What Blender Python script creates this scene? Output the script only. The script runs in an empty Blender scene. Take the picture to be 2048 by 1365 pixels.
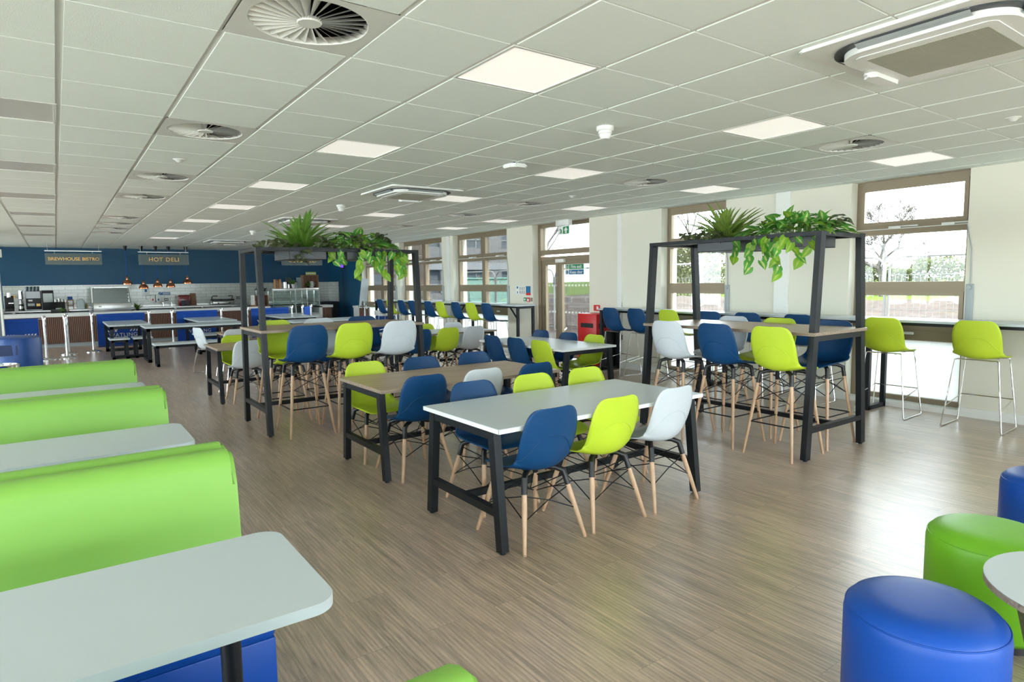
import bpy, bmesh, math, random
import numpy as np
from mathutils import Vector, Matrix
random.seed(7)
S = bpy.context.scene
C = S.collection
PI = math.pi

# ------------------------------------------------------------------ camera, sky, sun, exposure
def cam_axes(yaw, pitch, roll):
    f = Vector((math.sin(yaw)*math.cos(pitch), math.cos(yaw)*math.cos(pitch), math.sin(pitch)))
    r = Vector((math.cos(yaw), -math.sin(yaw), 0)); u = r.cross(f)
    return r*math.cos(roll)+u*math.sin(roll), -r*math.sin(roll)+u*math.cos(roll), f
cd = bpy.data.cameras.new('camera'); cam = bpy.data.objects.new('camera', cd); C.objects.link(cam)
r_, u_, f_ = cam_axes(0.62270, -0.09442, -0.014254)
cam.matrix_world = Matrix(((r_.x, u_.x, -f_.x, 0), (r_.y, u_.y, -f_.y, 0), (r_.z, u_.z, -f_.z, 1.57), (0, 0, 0, 1)))
cd.sensor_width = 36; cd.lens = 1263.82/2048*36; cd.clip_start = .05; cd.clip_end = 400
S.camera = cam
W = bpy.data.worlds.new('sky'); S.world = W; W.use_nodes = True
bg = W.node_tree.nodes['Background']; bg.inputs[0].default_value = (.85, .935, 1, 1); bg.inputs[1].default_value = 7.0
def sun(az, el, power):
    d = bpy.data.lights.new('sun', 'SUN'); d.energy = power; d.angle = math.radians(.6); d.color = (1, .95, .86)
    o = bpy.data.objects.new('sun', d); C.objects.link(o)
    v = Vector((-math.sin(az)*math.cos(el), math.cos(az)*math.cos(el), -math.sin(el)))
    o.rotation_euler = v.to_track_quat('-Z', 'Y').to_euler(); o.location = (20, -20, 30)
sun(math.radians(13), math.radians(48), 12)
S.view_settings.view_transform = 'Standard'; S.view_settings.look = 'None'
S.view_settings.gamma = 1; S.view_settings.use_curve_mapping = False; S.view_settings.exposure = .82
S.cycles.use_denoising = True; S.cycles.max_bounces = 10; S.cycles.diffuse_bounces = 6; S.cycles.transparent_max_bounces = 24
S.cycles.sample_clamp_indirect = 6; S.cycles.caustics_reflective = False; S.cycles.caustics_refractive = False
def portal(x, y, z, sx, sy, rot):
    d = bpy.data.lights.new('window_daylight', 'AREA'); d.shape = 'RECTANGLE'; d.size = sx; d.size_y = sy; d.cycles.is_portal = True
    o = bpy.data.objects.new('window_daylight', d); C.objects.link(o); o.location = (x, y, z); o.rotation_euler = rot

# ------------------------------------------------------------------ materials
MATS = {}
def new(name):
    m = bpy.data.materials.new(name); m.use_nodes = True
    n = m.node_tree.nodes; return m, n, m.node_tree.links, n['Principled BSDF']
def mat(name, col, rough=.5, metal=0., spec=.5, var=.06, scale=8., bump=0., bscale=300., coat=0., emit=0.):
    if name in MATS: return MATS[name]
    m, n, l, b = new(name)
    tc = n.new('ShaderNodeTexCoord'); no = n.new('ShaderNodeTexNoise'); no.inputs['Scale'].default_value = scale; no.inputs['Detail'].default_value = 4
    l.new(tc.outputs['Object'], no.inputs['Vector'])
    mr = n.new('ShaderNodeMapRange'); mr.inputs['To Min'].default_value = 1-var; mr.inputs['To Max'].default_value = 1+var
    l.new(no.outputs['Fac'], mr.inputs['Value'])
    mx = n.new('ShaderNodeVectorMath'); mx.operation = 'MULTIPLY'; mx.inputs[0].default_value = col[:3]
    l.new(mr.outputs[0], mx.inputs[1]); l.new(mx.outputs[0], b.inputs['Base Color'])
    b.inputs['Roughness'].default_value = rough; b.inputs['Metallic'].default_value = metal
    b.inputs['Specular IOR Level'].default_value = spec; b.inputs['Coat Weight'].default_value = coat
    if bump:
        n2 = n.new('ShaderNodeTexNoise'); n2.inputs['Scale'].default_value = bscale; n2.inputs['Detail'].default_value = 2
        l.new(tc.outputs['Object'], n2.inputs['Vector'])
        bp = n.new('ShaderNodeBump'); bp.inputs['Strength'].default_value = bump; bp.inputs['Distance'].default_value = .002
        l.new(n2.outputs['Fac'], bp.inputs['Height']); l.new(bp.outputs[0], b.inputs['Normal'])
    if emit:
        b.inputs['Emission Color'].default_value = (*col[:3], 1); b.inputs['Emission Strength'].default_value = emit
    MATS[name] = m; return m
def srgb(r, g, b):
    f = lambda c: ((c/255+.055)/1.055)**2.4 if c > 10 else c/255/12.92
    return (f(r), f(g), f(b))
def wood(name, dark, light, axis=0, scale=6., rough=.45, stretch=14, bump=.15):
    m, n, l, b = new(name)
    tc = n.new('ShaderNodeTexCoord'); mp = n.new('ShaderNodeMapping')
    sc = [scale*stretch]*3; sc[axis] = scale; mp.inputs['Scale'].default_value = sc
    l.new(tc.outputs['Object'], mp.inputs['Vector'])
    no = n.new('ShaderNodeTexNoise'); no.inputs['Scale'].default_value = 1; no.inputs['Detail'].default_value = 5; no.inputs['Distortion'].default_value = .8
    l.new(mp.outputs[0], no.inputs['Vector'])
    cr = n.new('ShaderNodeValToRGB'); cr.color_ramp.elements[0].position = .32; cr.color_ramp.elements[0].color = (*dark, 1)
    cr.color_ramp.elements[1].position = .68; cr.color_ramp.elements[1].color = (*light, 1)
    l.new(no.outputs['Fac'], cr.inputs[0]); l.new(cr.outputs[0], b.inputs['Base Color'])
    bp = n.new('ShaderNodeBump'); bp.inputs['Strength'].default_value = bump; bp.inputs['Distance'].default_value = .001
    l.new(no.outputs['Fac'], bp.inputs['Height']); l.new(bp.outputs[0], b.inputs['Normal'])
    b.inputs['Roughness'].default_value = rough; return m
def floor_mat():
    m, n, l, b = new('vinyl_planks')
    tc = n.new('ShaderNodeTexCoord'); mp = n.new('ShaderNodeMapping'); mp.inputs['Rotation'].default_value = (0, 0, PI/2)
    l.new(tc.outputs['Object'], mp.inputs['Vector'])
    br = n.new('ShaderNodeTexBrick'); br.offset = .37; br.inputs['Scale'].default_value = 1
    br.inputs['Brick Width'].default_value = 1.22; br.inputs['Row Height'].default_value = .18; br.inputs['Mortar Size'].default_value = .0007
    br.inputs['Color1'].default_value = (0, 0, 0, 1); br.inputs['Color2'].default_value = (1, 1, 1, 1); br.inputs['Mortar'].default_value = (.3, .3, .3, 1)
    l.new(mp.outputs[0], br.inputs['Vector'])
    # grain, shifted per plank
    ad = n.new('ShaderNodeVectorMath'); ad.operation = 'MULTIPLY_ADD'; ad.inputs[1].default_value = (7, 13, 5)
    l.new(br.outputs['Color'], ad.inputs[0]); l.new(tc.outputs['Object'], ad.inputs[2])
    mg = n.new('ShaderNodeMapping'); mg.inputs['Scale'].default_value = (60, 2.6, 10); l.new(ad.outputs[0], mg.inputs['Vector'])
    no = n.new('ShaderNodeTexNoise'); no.inputs['Detail'].default_value = 7; no.inputs['Roughness'].default_value = .62; no.inputs['Distortion'].default_value = 1.2
    l.new(mg.outputs[0], no.inputs['Vector'])
    mw = n.new('ShaderNodeMapping'); mw.inputs['Scale'].default_value = (9, .8, 3); l.new(ad.outputs[0], mw.inputs['Vector'])
    wv = n.new('ShaderNodeTexWave'); wv.inputs['Scale'].default_value = 1.6; wv.inputs['Distortion'].default_value = 7; wv.inputs['Detail'].default_value = 3
    l.new(mw.outputs[0], wv.inputs['Vector'])
    cr = n.new('ShaderNodeValToRGB'); e = cr.color_ramp.elements
    e[0].position = .12; e[0].color = (.215, .155, .115, 1); e[1].position = .88; e[1].color = (.60, .45, .35, 1)
    mn = n.new('ShaderNodeMath'); mn.operation = 'MULTIPLY_ADD'; mn.inputs[1].default_value = .24; l.new(wv.outputs['Fac'], mn.inputs[0])
    sb = n.new('ShaderNodeMath'); sb.operation = 'SUBTRACT'; sb.inputs[1].default_value = .08; l.new(no.outputs['Fac'], sb.inputs[0]); l.new(sb.outputs[0], mn.inputs[2])
    l.new(mn.outputs[0], cr.inputs[0])
    mr = n.new('ShaderNodeMapRange'); mr.inputs['To Min'].default_value = .66; mr.inputs['To Max'].default_value = 1.34
    ms = n.new('ShaderNodeMapping'); ms.inputs['Scale'].default_value = (6.5, .5, 3); l.new(ad.outputs[0], ms.inputs['Vector'])
    ns = n.new('ShaderNodeTexNoise'); ns.inputs['Detail'].default_value = 5; ns.inputs['Distortion'].default_value = .9; l.new(ms.outputs[0], ns.inputs['Vector'])
    mb = n.new('ShaderNodeMath'); mb.operation = 'MULTIPLY_ADD'; mb.inputs[1].default_value = .35; l.new(br.outputs['Color'], mb.inputs[0])
    m3 = n.new('ShaderNodeMath'); m3.operation = 'MULTIPLY_ADD'; m3.inputs[1].default_value = 2.6; m3.inputs[2].default_value = -.92; l.new(ns.outputs['Fac'], m3.inputs[0]); l.new(m3.outputs[0], mb.inputs[2])
    l.new(mb.outputs[0], mr.inputs[0])
    mu = n.new('ShaderNodeVectorMath'); mu.operation = 'MULTIPLY'; l.new(cr.outputs[0], mu.inputs[0]); l.new(mr.outputs[0], mu.inputs[1])
    mo = n.new('ShaderNodeMix'); mo.data_type = 'RGBA'; mo.inputs['B'].default_value = (.12, .092, .072, 1)
    l.new(br.outputs['Fac'], mo.inputs['Factor']); l.new(mu.outputs[0], mo.inputs['A']); l.new(mo.outputs['Result'], b.inputs['Base Color'])
    rr = n.new('ShaderNodeMapRange'); rr.inputs['To Min'].default_value = .24; rr.inputs['To Max'].default_value = .40; l.new(no.outputs['Fac'], rr.inputs[0]); l.new(rr.outputs[0], b.inputs['Roughness'])
    bp = n.new('ShaderNodeBump'); bp.inputs['Strength'].default_value = .12; bp.inputs['Distance'].default_value = .002; l.new(mn.outputs[0], bp.inputs['Height']); l.new(bp.outputs[0], b.inputs['Normal']); b.inputs['Specular IOR Level'].default_value = .9; b.inputs['Coat Weight'].default_value = .8; b.inputs['Coat Roughness'].default_value = .36
    return m
def glass_mat(name, tint=(1, 1, 1), refl=1., haze=0.):
    m, n, l, b = new(name); n.remove(b); out = n['Material Output']
    t = n.new('ShaderNodeBsdfTransparent'); t.inputs[0].default_value = (*tint, 1)
    g = n.new('ShaderNodeBsdfGlossy'); g.inputs['Roughness'].default_value = .02
    fr = n.new('ShaderNodeFresnel'); fr.inputs[0].default_value = 1.45
    mm = n.new('ShaderNodeMath'); mm.operation = 'MULTIPLY'; mm.inputs[1].default_value = refl; l.new(fr.outputs[0], mm.inputs[0])
    mx = n.new('ShaderNodeMixShader'); l.new(mm.outputs[0], mx.inputs[0]); l.new(t.outputs[0], mx.inputs[1]); l.new(g.outputs[0], mx.inputs[2])
    if haze:
        df = n.new('ShaderNodeBsdfDiffuse'); df.inputs[0].default_value = (*tint, 1); m2 = n.new('ShaderNodeMixShader'); m2.inputs[0].default_value = haze
        l.new(mx.outputs[0], m2.inputs[1]); l.new(df.outputs[0], m2.inputs[2]); mx = m2
    l.new(mx.outputs[0], out.inputs[0]); return m
def frosted_mat():
    m, n, l, b = new('frosted_glass'); n.remove(b); out = n['Material Output']
    t = n.new('ShaderNodeBsdfTranslucent'); t.inputs[0].default_value = (.8, .83, .82, 1)
    d = n.new('ShaderNodeBsdfDiffuse'); d.inputs[0].default_value = (.85, .86, .82, 1)
    mx = n.new('ShaderNodeMixShader'); mx.inputs[0].default_value = .55; l.new(t.outputs[0], mx.inputs[1]); l.new(d.outputs[0], mx.inputs[2]); l.new(mx.outputs[0], out.inputs[0]); return m
def leaf_mat(name, edge, mid, trans=.35, spec=.5):
    m, n, l, b = new(name)
    uv = n.new('ShaderNodeUVMap'); sx = n.new('ShaderNodeSeparateXYZ'); l.new(uv.outputs[0], sx.inputs[0])
    no = n.new('ShaderNodeTexNoise'); no.inputs['Scale'].default_value = 22; tc = n.new('ShaderNodeTexCoord'); l.new(tc.outputs['Object'], no.inputs['Vector'])
    ab = n.new('ShaderNodeMath'); ab.operation = 'ABSOLUTE'; l.new(sx.outputs['X'], ab.inputs[0])
    ma = n.new('ShaderNodeMath'); ma.operation = 'MULTIPLY_ADD'; ma.inputs[1].default_value = .6; l.new(no.outputs['Fac'], ma.inputs[0]); l.new(ab.outputs[0], ma.inputs[2])
    cr = n.new('ShaderNodeValToRGB'); e = cr.color_ramp.elements; e[0].position = .38; e[0].color = (*mid, 1); e[1].position = .62; e[1].color = (*edge, 1)
    l.new(ma.outputs[0], cr.inputs[0])
    n2 = n.new('ShaderNodeTexNoise'); n2.inputs['Scale'].default_value = 9; l.new(tc.outputs['Object'], n2.inputs['Vector'])
    mr = n.new('ShaderNodeMapRange'); mr.inputs['To Min'].default_value = .55; mr.inputs['To Max'].default_value = 1.5; l.new(n2.outputs['Fac'], mr.inputs[0])
    mu = n.new('ShaderNodeVectorMath'); mu.operation = 'MULTIPLY'; l.new(cr.outputs[0], mu.inputs[0]); l.new(mr.outputs[0], mu.inputs[1])
    l.new(mu.outputs[0], b.inputs['Base Color']); b.inputs['Roughness'].default_value = .5; b.inputs['Specular IOR Level'].default_value = spec
    tr = n.new('ShaderNodeBsdfTranslucent'); l.new(mu.outputs[0], tr.inputs[0])
    mx = n.new('ShaderNodeMixShader'); mx.inputs[0].default_value = trans; l.new(b.outputs[0], mx.inputs[1]); l.new(tr.outputs[0], mx.inputs[2])
    l.new(mx.outputs[0], n['Material Output'].inputs[0]); return m
def tile_mat():
    m, n, l, b = new('metro_tiles')
    tc = n.new('ShaderNodeTexCoord'); mp = n.new('ShaderNodeMapping'); mp.inputs['Rotation'].default_value = (PI/2, 0, 0)
    l.new(tc.outputs['Object'], mp.inputs['Vector'])
    sp = n.new('ShaderNodeSeparateXYZ'); l.new(tc.outputs['Object'], sp.inputs[0])
    ad = n.new('ShaderNodeMath'); ad.operation = 'ADD'; l.new(sp.outputs['X'], ad.inputs[0]); l.new(sp.outputs['Y'], ad.inputs[1])
    cb = n.new('ShaderNodeCombineXYZ'); l.new(ad.outputs[0], cb.inputs['X']); l.new(sp.outputs['Z'], cb.inputs['Y'])
    br = n.new('ShaderNodeTexBrick'); br.inputs['Scale'].default_value = 1; br.inputs['Brick Width'].default_value = .3; br.inputs['Row Height'].default_value = .1; br.inputs['Mortar Size'].default_value = .004
    br.inputs['Color1'].default_value = (.66, .68, .63, 1); br.inputs['Color2'].default_value = (.74, .76, .71, 1); br.inputs['Mortar'].default_value = (.38, .39, .36, 1)
    l.new(cb.outputs[0], br.inputs['Vector']); l.new(br.outputs['Color'], b.inputs['Base Color']); b.inputs['Roughness'].default_value = .12
    bp = n.new('ShaderNodeBump'); bp.invert = True; bp.inputs['Strength'].default_value = .5; bp.inputs['Distance'].default_value = .004; l.new(br.outputs['Fac'], bp.inputs['Height']); l.new(bp.outputs[0], b.inputs['Normal'])
    return m
def brick_mat():
    m, n, l, b = new('pale_brick')
    tc = n.new('ShaderNodeTexCoord'); sp = n.new('ShaderNodeSeparateXYZ'); l.new(tc.outputs['Object'], sp.inputs[0])
    ad = n.new('ShaderNodeMath'); ad.operation = 'ADD'; l.new(sp.outputs['X'], ad.inputs[0]); l.new(sp.outputs['Y'], ad.inputs[1])
    cb = n.new('ShaderNodeCombineXYZ'); l.new(ad.outputs[0], cb.inputs['X']); l.new(sp.outputs['Z'], cb.inputs['Y'])
    br = n.new('ShaderNodeTexBrick'); br.inputs['Scale'].default_value = 1; br.inputs['Brick Width'].default_value = .23; br.inputs['Row Height'].default_value = .075
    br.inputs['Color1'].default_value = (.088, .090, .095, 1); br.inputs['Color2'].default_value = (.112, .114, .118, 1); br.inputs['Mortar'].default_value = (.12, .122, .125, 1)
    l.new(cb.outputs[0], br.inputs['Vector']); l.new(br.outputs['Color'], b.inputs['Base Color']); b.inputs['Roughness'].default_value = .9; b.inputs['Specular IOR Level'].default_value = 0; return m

M = dict(
 wall=mat('cream_paint', (.74, .72, .62), .75, var=.015, scale=2, bump=.08, bscale=260),
 trim=mat('white_gloss', (.78, .79, .76), .35, var=.01),
 ceil=mat('mineral_tile', (.85, .915, .885), .9, var=.03, scale=60, bump=.5, bscale=170, spec=.2),
 grid=mat('white_grid', (.72, .73, .70), .45, var=.01),
 blue_wall=mat('deep_blue_paint', (.004, .075, .165), .45, var=.06, scale=1.5, bump=.05),
 tiles=tile_mat(), floor=floor_mat(), glass=glass_mat('window_glass', (.97, .99, .98), .8), frosted=frosted_mat(),
 bronze=mat('bronze_frame', (.27, .215, .145), .45, metal=.35, var=.03),
 black=mat('black_steel', (.009, .011, .014), .42, spec=.3, var=.15, bump=.15, bscale=500),
 blackpl=mat('black_plastic', (.008, .008, .009), .4),
 chrome=mat('chrome', (.78, .78, .79), .1, metal=1, var=.02),
 steel=mat('brushed_steel', (.52, .52, .50), .3, metal=1, var=.08, scale=30),
 white_top=mat('white_laminate', (.54, .605, .64), .3, var=.012, scale=3),
 white=mat('white_plastic', (.80, .81, .79), .35, var=.02),
 navy=mat('navy_shell', (.0015, .047, .145), .45, spec=.3, var=.04, bump=.12, bscale=700),
 lime=mat('lime_shell', (.475, .62, .035), .45, spec=.3, var=.03, bump=.12, bscale=700),
 pale=mat('pale_grey_shell', (.56, .605, .645), .42, var=.02, bump=.12, bscale=700),
 beech=wood('beech_wood', (.50, .31, .185), (.64, .43, .28), 2, 5, .4, 6, .05),
 oak=wood('oak_laminate', (.30, .20, .115), (.47, .345, .225), 0, 3, .36, 20, .06),
 oak_edge=wood('oak_edge', (.19, .14, .10), (.36, .28, .21), 0, 5, .5, 16, .05),
 walnut=wood('walnut_slats', (.17, .078, .048), (.25, .125, .08), 2, 4, .5, 12, .05),
 crate=wood('crate_wood', (.20, .10, .05), (.40, .22, .12), 0, 5, .6, 10, .2),
 green_vinyl=mat('green_vinyl', (.235, .485, .08), .45, spec=.35, var=.02, scale=3, bump=.12, bscale=900),
 blue_vinyl=mat('blue_vinyl', (.0, .063, .37), .42, spec=.4, var=.02, scale=3, bump=.12, bscale=900),
 pouf_green=mat('pouf_green', (.155, .44, .012), .42, var=.03, bump=.15, bscale=900),
 blue_pl=mat('blue_plastic', (.002, .055, .25), .38, var=.06, bump=.1),
 banner=mat('banner_fabric', (.003, .070, .42), .75, var=.08, scale=5),
 red=mat('red_plastic', (.62, .018, .02), .35, var=.03),
 copper=mat('copper', (.62, .235, .12), .2, metal=1, var=.1, scale=20),
 grey=mat('grey_plastic', (.36, .40, .41), .45), dark=mat('dark_grey', (.03, .035, .04), .5),
 lampoff=mat('diffuser_unlit', (.66, .66, .63), .3, var=.01),
 lampon=mat('diffuser_lit', (1, .97, .91), .4, var=.0, emit=.3),
 soil=mat('soil', (.02, .014, .01), .95), paper=mat('paper', (.82, .83, .80), .6, var=.01),
 signglass=glass_mat('sign_glass', (.62, .70, .68), .35, .22), clear=glass_mat('clear_glass', (.95, .98, .97), .5),
 amber=mat('amber_letter', (.95, .60, .2), .5, emit=.0), signgreen=mat('safety_green', (.02, .26, .10), .5), signblue=mat('sign_blue', (.005, .15, .34), .5),
 concrete=mat('concrete', (.085, .082, .077), .85, spec=0, var=.1, bump=.4, bscale=40),
 bounce_paving=mat('pale_bounce_paving', (.55, .53, .49), .85, var=.06),
 mud=mat('churned_soil', (.062, .052, .048), .95, spec=0, var=.4, scale=3, bump=1, bscale=14),
 grass=mat('grass_field', (.062, .085, .02), .95, spec=0, var=.3, scale=1.5, bump=1, bscale=30),
 bark=mat('bark', (.085, .078, .07), .9, spec=0, var=.2), hedge=leaf_mat('hedge_leaves', (.075, .088, .036), (.10, .112, .055), .5, 0), hedge2=leaf_mat('spring_leaves', (.115, .13, .055), (.14, .15, .075), .5, 0), blossom=mat('blossom', (.085, .078, .068), .8, spec=0),
 galv=mat('galvanised_tube', (.16, .158, .155), .5, metal=0., spec=.2, var=.05), mint=mat('mint_sheet', (.11, .21, .18), .6, spec=.1),
 brick=brick_mat(), facade=mat('facade_panel', (.16, .17, .18), .6, spec=0), darkglass=mat('far_glazing', (.062, .073, .085), .5, spec=.05),
 fern=leaf_mat('fern_leaf', (.15, .31, .045), (.26, .45, .075), .4), fern2=leaf_mat('fern_leaf_yellowish', (.26, .38, .07), (.36, .48, .11), .4), pothos=leaf_mat('pothos_leaf', (.11, .38, .06), (.65, .74, .26), .4),
 pepero=leaf_mat('ripple_leaf', (.12, .14, .07), (.20, .21, .12)), lime_leaf=leaf_mat('young_leaf', (.22, .44, .03), (.42, .55, .10)),
 stem=mat('green_stem', (.13, .22, .05), .6), rust_leaf=mat('dry_leaf', (.30, .12, .08), .8),
)
SHELL = {'navy': M['navy'], 'lime': M['lime'], 'white': M['pale']}

# ------------------------------------------------------------------ mesh builder
class MB:
    def __init__(s): s.bm = bmesh.new(); s.uv = None
    def box(s, x0, x1, y0, y1, z0, z1, bev=0., seg=2):
        v = [s.bm.verts.new((x, y, z)) for x in (x0, x1) for y in (y0, y1) for z in (z0, z1)]
        fs = [s.bm.faces.new([v[i] for i in q]) for q in ((0,1,3,2),(4,6,7,5),(0,4,5,1),(2,3,7,6),(0,2,6,4),(1,5,7,3))]
        if bev:
            es = {e for f in fs for e in f.edges}
            bmesh.ops.bevel(s.bm, geom=list(es), offset=bev, segments=seg, affect='EDGES', profile=.5)
        return s
    def bar(s, a, b, w, d, side=None, bev=0.):
        a, b = Vector(a), Vector(b); t = (b-a).normalized()
        x = Vector(side) if side else (Vector((0, 0, 1)).cross(t) if abs(t.z) < .99 else Vector((1, 0, 0)))
        x = (x-t*x.dot(t)).normalized(); y = t.cross(x)
        v = [s.bm.verts.new(p+x*(i*w/2)+y*(j*d/2)) for p in (a, b) for i, j in ((-1,-1),(1,-1),(1,1),(-1,1))]
        for q in ((0,3,2,1),(4,5,6,7),(0,1,5,4),(1,2,6,5),(2,3,7,6),(3,0,4,7)): s.bm.faces.new([v[i] for i in q])
        return s
    def tube(s, pts, r, n=8, cap=True):
        pts = [Vector(p) for p in pts]; rs = r if isinstance(r, (list, tuple)) else [r]*len(pts)
        t = (pts[1]-pts[0]).normalized(); x = t.orthogonal().normalized(); rings = []
        for i, p in enumerate(pts):
            if 0 < i < len(pts)-1: t2 = ((pts[i+1]-p).normalized()+(p-pts[i-1]).normalized())
            elif i: t2 = p-pts[i-1]
            else: t2 = pts[1]-p
            t2 = t2.normalized() if t2.length > 1e-9 else t
            x = (x-t2*x.dot(t2)); x = x.normalized() if x.length > 1e-6 else t2.orthogonal().normalized(); y = t2.cross(x); t = t2
            rings.append([s.bm.verts.new(p+(x*math.cos(k*2*PI/n)+y*math.sin(k*2*PI/n))*rs[i]) for k in range(n)])
        for a, b in zip(rings, rings[1:]):
            for k in range(n): s.bm.faces.new((a[k], a[(k+1)%n], b[(k+1)%n], b[k]))
        if cap: s.bm.faces.new(rings[0][::-1]); s.bm.faces.new(rings[-1])
        return s
    def lathe(s, prof, n=32, c=(0, 0, 0), ax=2):
        rings = []
        for r, z in prof:
            if r < 1e-6: p = [0, 0, 0]; p[ax] = z; rings.append([s.bm.verts.new(Vector(p)+Vector(c))]); continue
            ring = []
            for k in range(n):
                a = 2*PI*k/n; p = [0, 0, 0]; p[(ax+1)%3] = r*math.cos(a); p[(ax+2)%3] = r*math.sin(a); p[ax] = z; ring.append(s.bm.verts.new(Vector(p)+Vector(c)))
            rings.append(ring)
        for a, b in zip(rings, rings[1:]):
            if len(a) == 1 and len(b) == 1: continue
            for k in range(n):
                if len(a) == 1: s.bm.faces.new((a[0], b[(k+1)%n], b[k]))
                elif len(b) == 1: s.bm.faces.new((a[k], a[(k+1)%n], b[0]))
                else: s.bm.faces.new((a[k], a[(k+1)%n], b[(k+1)%n], b[k]))
        return s
    def prism(s, poly, z0, z1, fn=lambda x, y, z: (x, y, z), bev=0.):
        a = [s.bm.verts.new(fn(x, y, z0)) for x, y in poly]; b = [s.bm.verts.new(fn(x, y, z1)) for x, y in poly]; n = len(poly)
        f = [s.bm.faces.new(a[::-1]), s.bm.faces.new(b)]
        for k in range(n): s.bm.faces.new((a[k], a[(k+1)%n], b[(k+1)%n], b[k]))
        if bev: bmesh.ops.bevel(s.bm, geom=[e for q in f for e in q.edges], offset=bev, segments=2, affect='EDGES')
        return s
    def grid(s, rows, uvs=None):
        V = [[s.bm.verts.new(p) for p in r] for r in rows]
        if uvs and not s.uv: s.uv = s.bm.loops.layers.uv.new('UVMap')
        for i in range(len(V)-1):
            for j in range(len(V[0])-1):
                f = s.bm.faces.new((V[i][j], V[i][j+1], V[i+1][j+1], V[i+1][j]))
                if uvs:
                    for lp, (a, b) in zip(f.loops, ((i,j),(i,j+1),(i+1,j+1),(i+1,j))): lp[s.uv].uv = uvs[a][b]
        return s
    def obj(s, name, m, parent=None, sharp=40, flip=True):
        if flip: bmesh.ops.recalc_face_normals(s.bm, faces=s.bm.faces)
        me = bpy.data.meshes.new(name); s.bm.to_mesh(me); s.bm.free()
        if sharp is not None:
            me.shade_smooth(); me.set_sharp_from_angle(angle=math.radians(sharp))
        me.materials.append(M[m] if isinstance(m, str) else m)
        o = bpy.data.objects.new(name, me); C.objects.link(o)
        if parent: o.parent = parent
        return o
def rrect(w, d, r, n=6):
    out = []
    for cx, cy, a0 in ((w/2-r, d/2-r, 0), (-w/2+r, d/2-r, PI/2), (-w/2+r, -d/2+r, PI), (w/2-r, -d/2+r, 1.5*PI)):
        out += [(cx+r*math.cos(a0+k*PI/2/n), cy+r*math.sin(a0+k*PI/2/n)) for k in range(n+1)]
    return out
def tag(o, label=None, cat=None, group=None, kind=None):
    if label: o['label'] = label
    if cat: o['category'] = cat
    if group: o['group'] = group
    if kind: o['kind'] = kind
    return o
def thing(name, label, cat, loc=(0, 0, 0), rz=0, group=None):
    o = bpy.data.objects.new(name, None); C.objects.link(o); o.empty_display_size = .1
    o.location = loc; o.rotation_euler = (0, 0, rz); return tag(o, label, cat, group)
def struct(name, mb, m, sharp=40): return tag(mb.obj(name, m, None, sharp), kind='structure')
KIDS = {}
def dup(root, loc, rz=0, label=None, group=None, swap=None):
    def cp(o, par):
        c = o.copy(); C.objects.link(c)
        if par: c.parent = par
        for ch in o.children: cp(ch, c)
        return c
    r = cp(root, None); r.location = loc; r.rotation_euler = (0, 0, rz)
    if label: r['label'] = label
    if group: r['group'] = group
    return r
def text(body, size, m, parent=None, loc=(0, 0, 0), rot=(PI/2, 0, 0), name='lettering', off=0., ext=.001, align='CENTER', space=1.):
    cu = bpy.data.curves.new(name, 'FONT'); cu.body = body; cu.size = size; cu.align_x = align; cu.align_y = 'CENTER'; cu.offset = off; cu.extrude = ext; cu.space_character = space
    t = bpy.data.objects.new('tmp', cu); C.objects.link(t)
    dg = bpy.context.evaluated_depsgraph_get(); me = bpy.data.meshes.new_from_object(t.evaluated_get(dg)); bpy.data.objects.remove(t)
    me.materials.clear(); me.materials.append(M[m] if isinstance(m, str) else m)
    o = bpy.data.objects.new(name, me); C.objects.link(o); o.location = loc; o.rotation_euler = rot
    if parent: o.parent = parent
    return o
ORD = ['first', 'second', 'third', 'fourth', 'fifth', 'sixth', 'seventh', 'eighth', 'ninth', 'tenth', 'eleventh', 'twelfth']
NEARORD = ['nearest', 'second nearest', 'third nearest', 'fourth nearest', 'fifth nearest', 'sixth nearest', 'seventh nearest', 'eighth nearest', 'ninth nearest', 'tenth nearest']

# ------------------------------------------------------------------ room shell
CH, XW, XF, YB, YR, XL = 2.723, 8.11, 8.29, 22.6, -5.0, -5.5
struct('floor', MB().box(XL, 8.45, YR, YB, -.1, 0), 'floor')
WIN = [(2.75, 4.01, 0), (5.83, 7.06, 0), (8.79, 10.52, 2), (11.44, 13.77, 1), (14.33, 16.8, 1), (17.1, 19.6, 1)]   # y0, y1, kind
WIN = [(-3.2, -.6, 1), (-.1, 1.15, 0)] + WIN
wr = MB(); ys = YR-.3
for y0, y1, k in WIN + [(YB+.3, 0, 0)]:
    wr.box(XW, 8.5, ys, y0, -.1, CH+.3); ys = y1
struct('wall_right', wr, 'wall')
lint = MB()
for y0, y1, k in WIN: lint.box(XW+.02, 8.5, y0, y1, CH+.0, CH+.3)
struct('trim_1', lint, 'wall')
struct('wall_back', MB().box(XL, 8.5, YB, YB+.3, 0, CH+.3), 'blue_wall')
struct('wall_return', MB().box(XW-.025, XW, 19.62, YB, 0, CH), 'blue_wall')
RW = [(-5.4, -2.3), (-2.2, 1.2), (1.3, 4.6), (4.7, 8.0)]  # rear glazing bays, out of view, added to let daylight in from behind
LW = [(-4.9+3.0*i, -2.0+3.0*i) for i in range(9)]  # left glazing bays, out of view, added to brighten the interior
rw = MB(); xs = XL-.3
for x0, x1 in RW+[(8.5, 0)]:
    rw.box(xs, x0, YR-.3, YR, -.1, CH+.3); xs = x1
for x0, x1 in RW: rw.box(x0, x1, YR-.3, YR, -.1, .12); rw.box(x0, x1, YR-.3, YR, 2.68, CH+.3)
struct('wall_rear', rw, 'wall')
lw = MB(); ys = YR-.3
for y0, y1 in LW+[(YB+.3, 0)]:
    lw.box(XL-.3, XL, ys, y0, -.1, CH+.3); ys = y1
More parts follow.
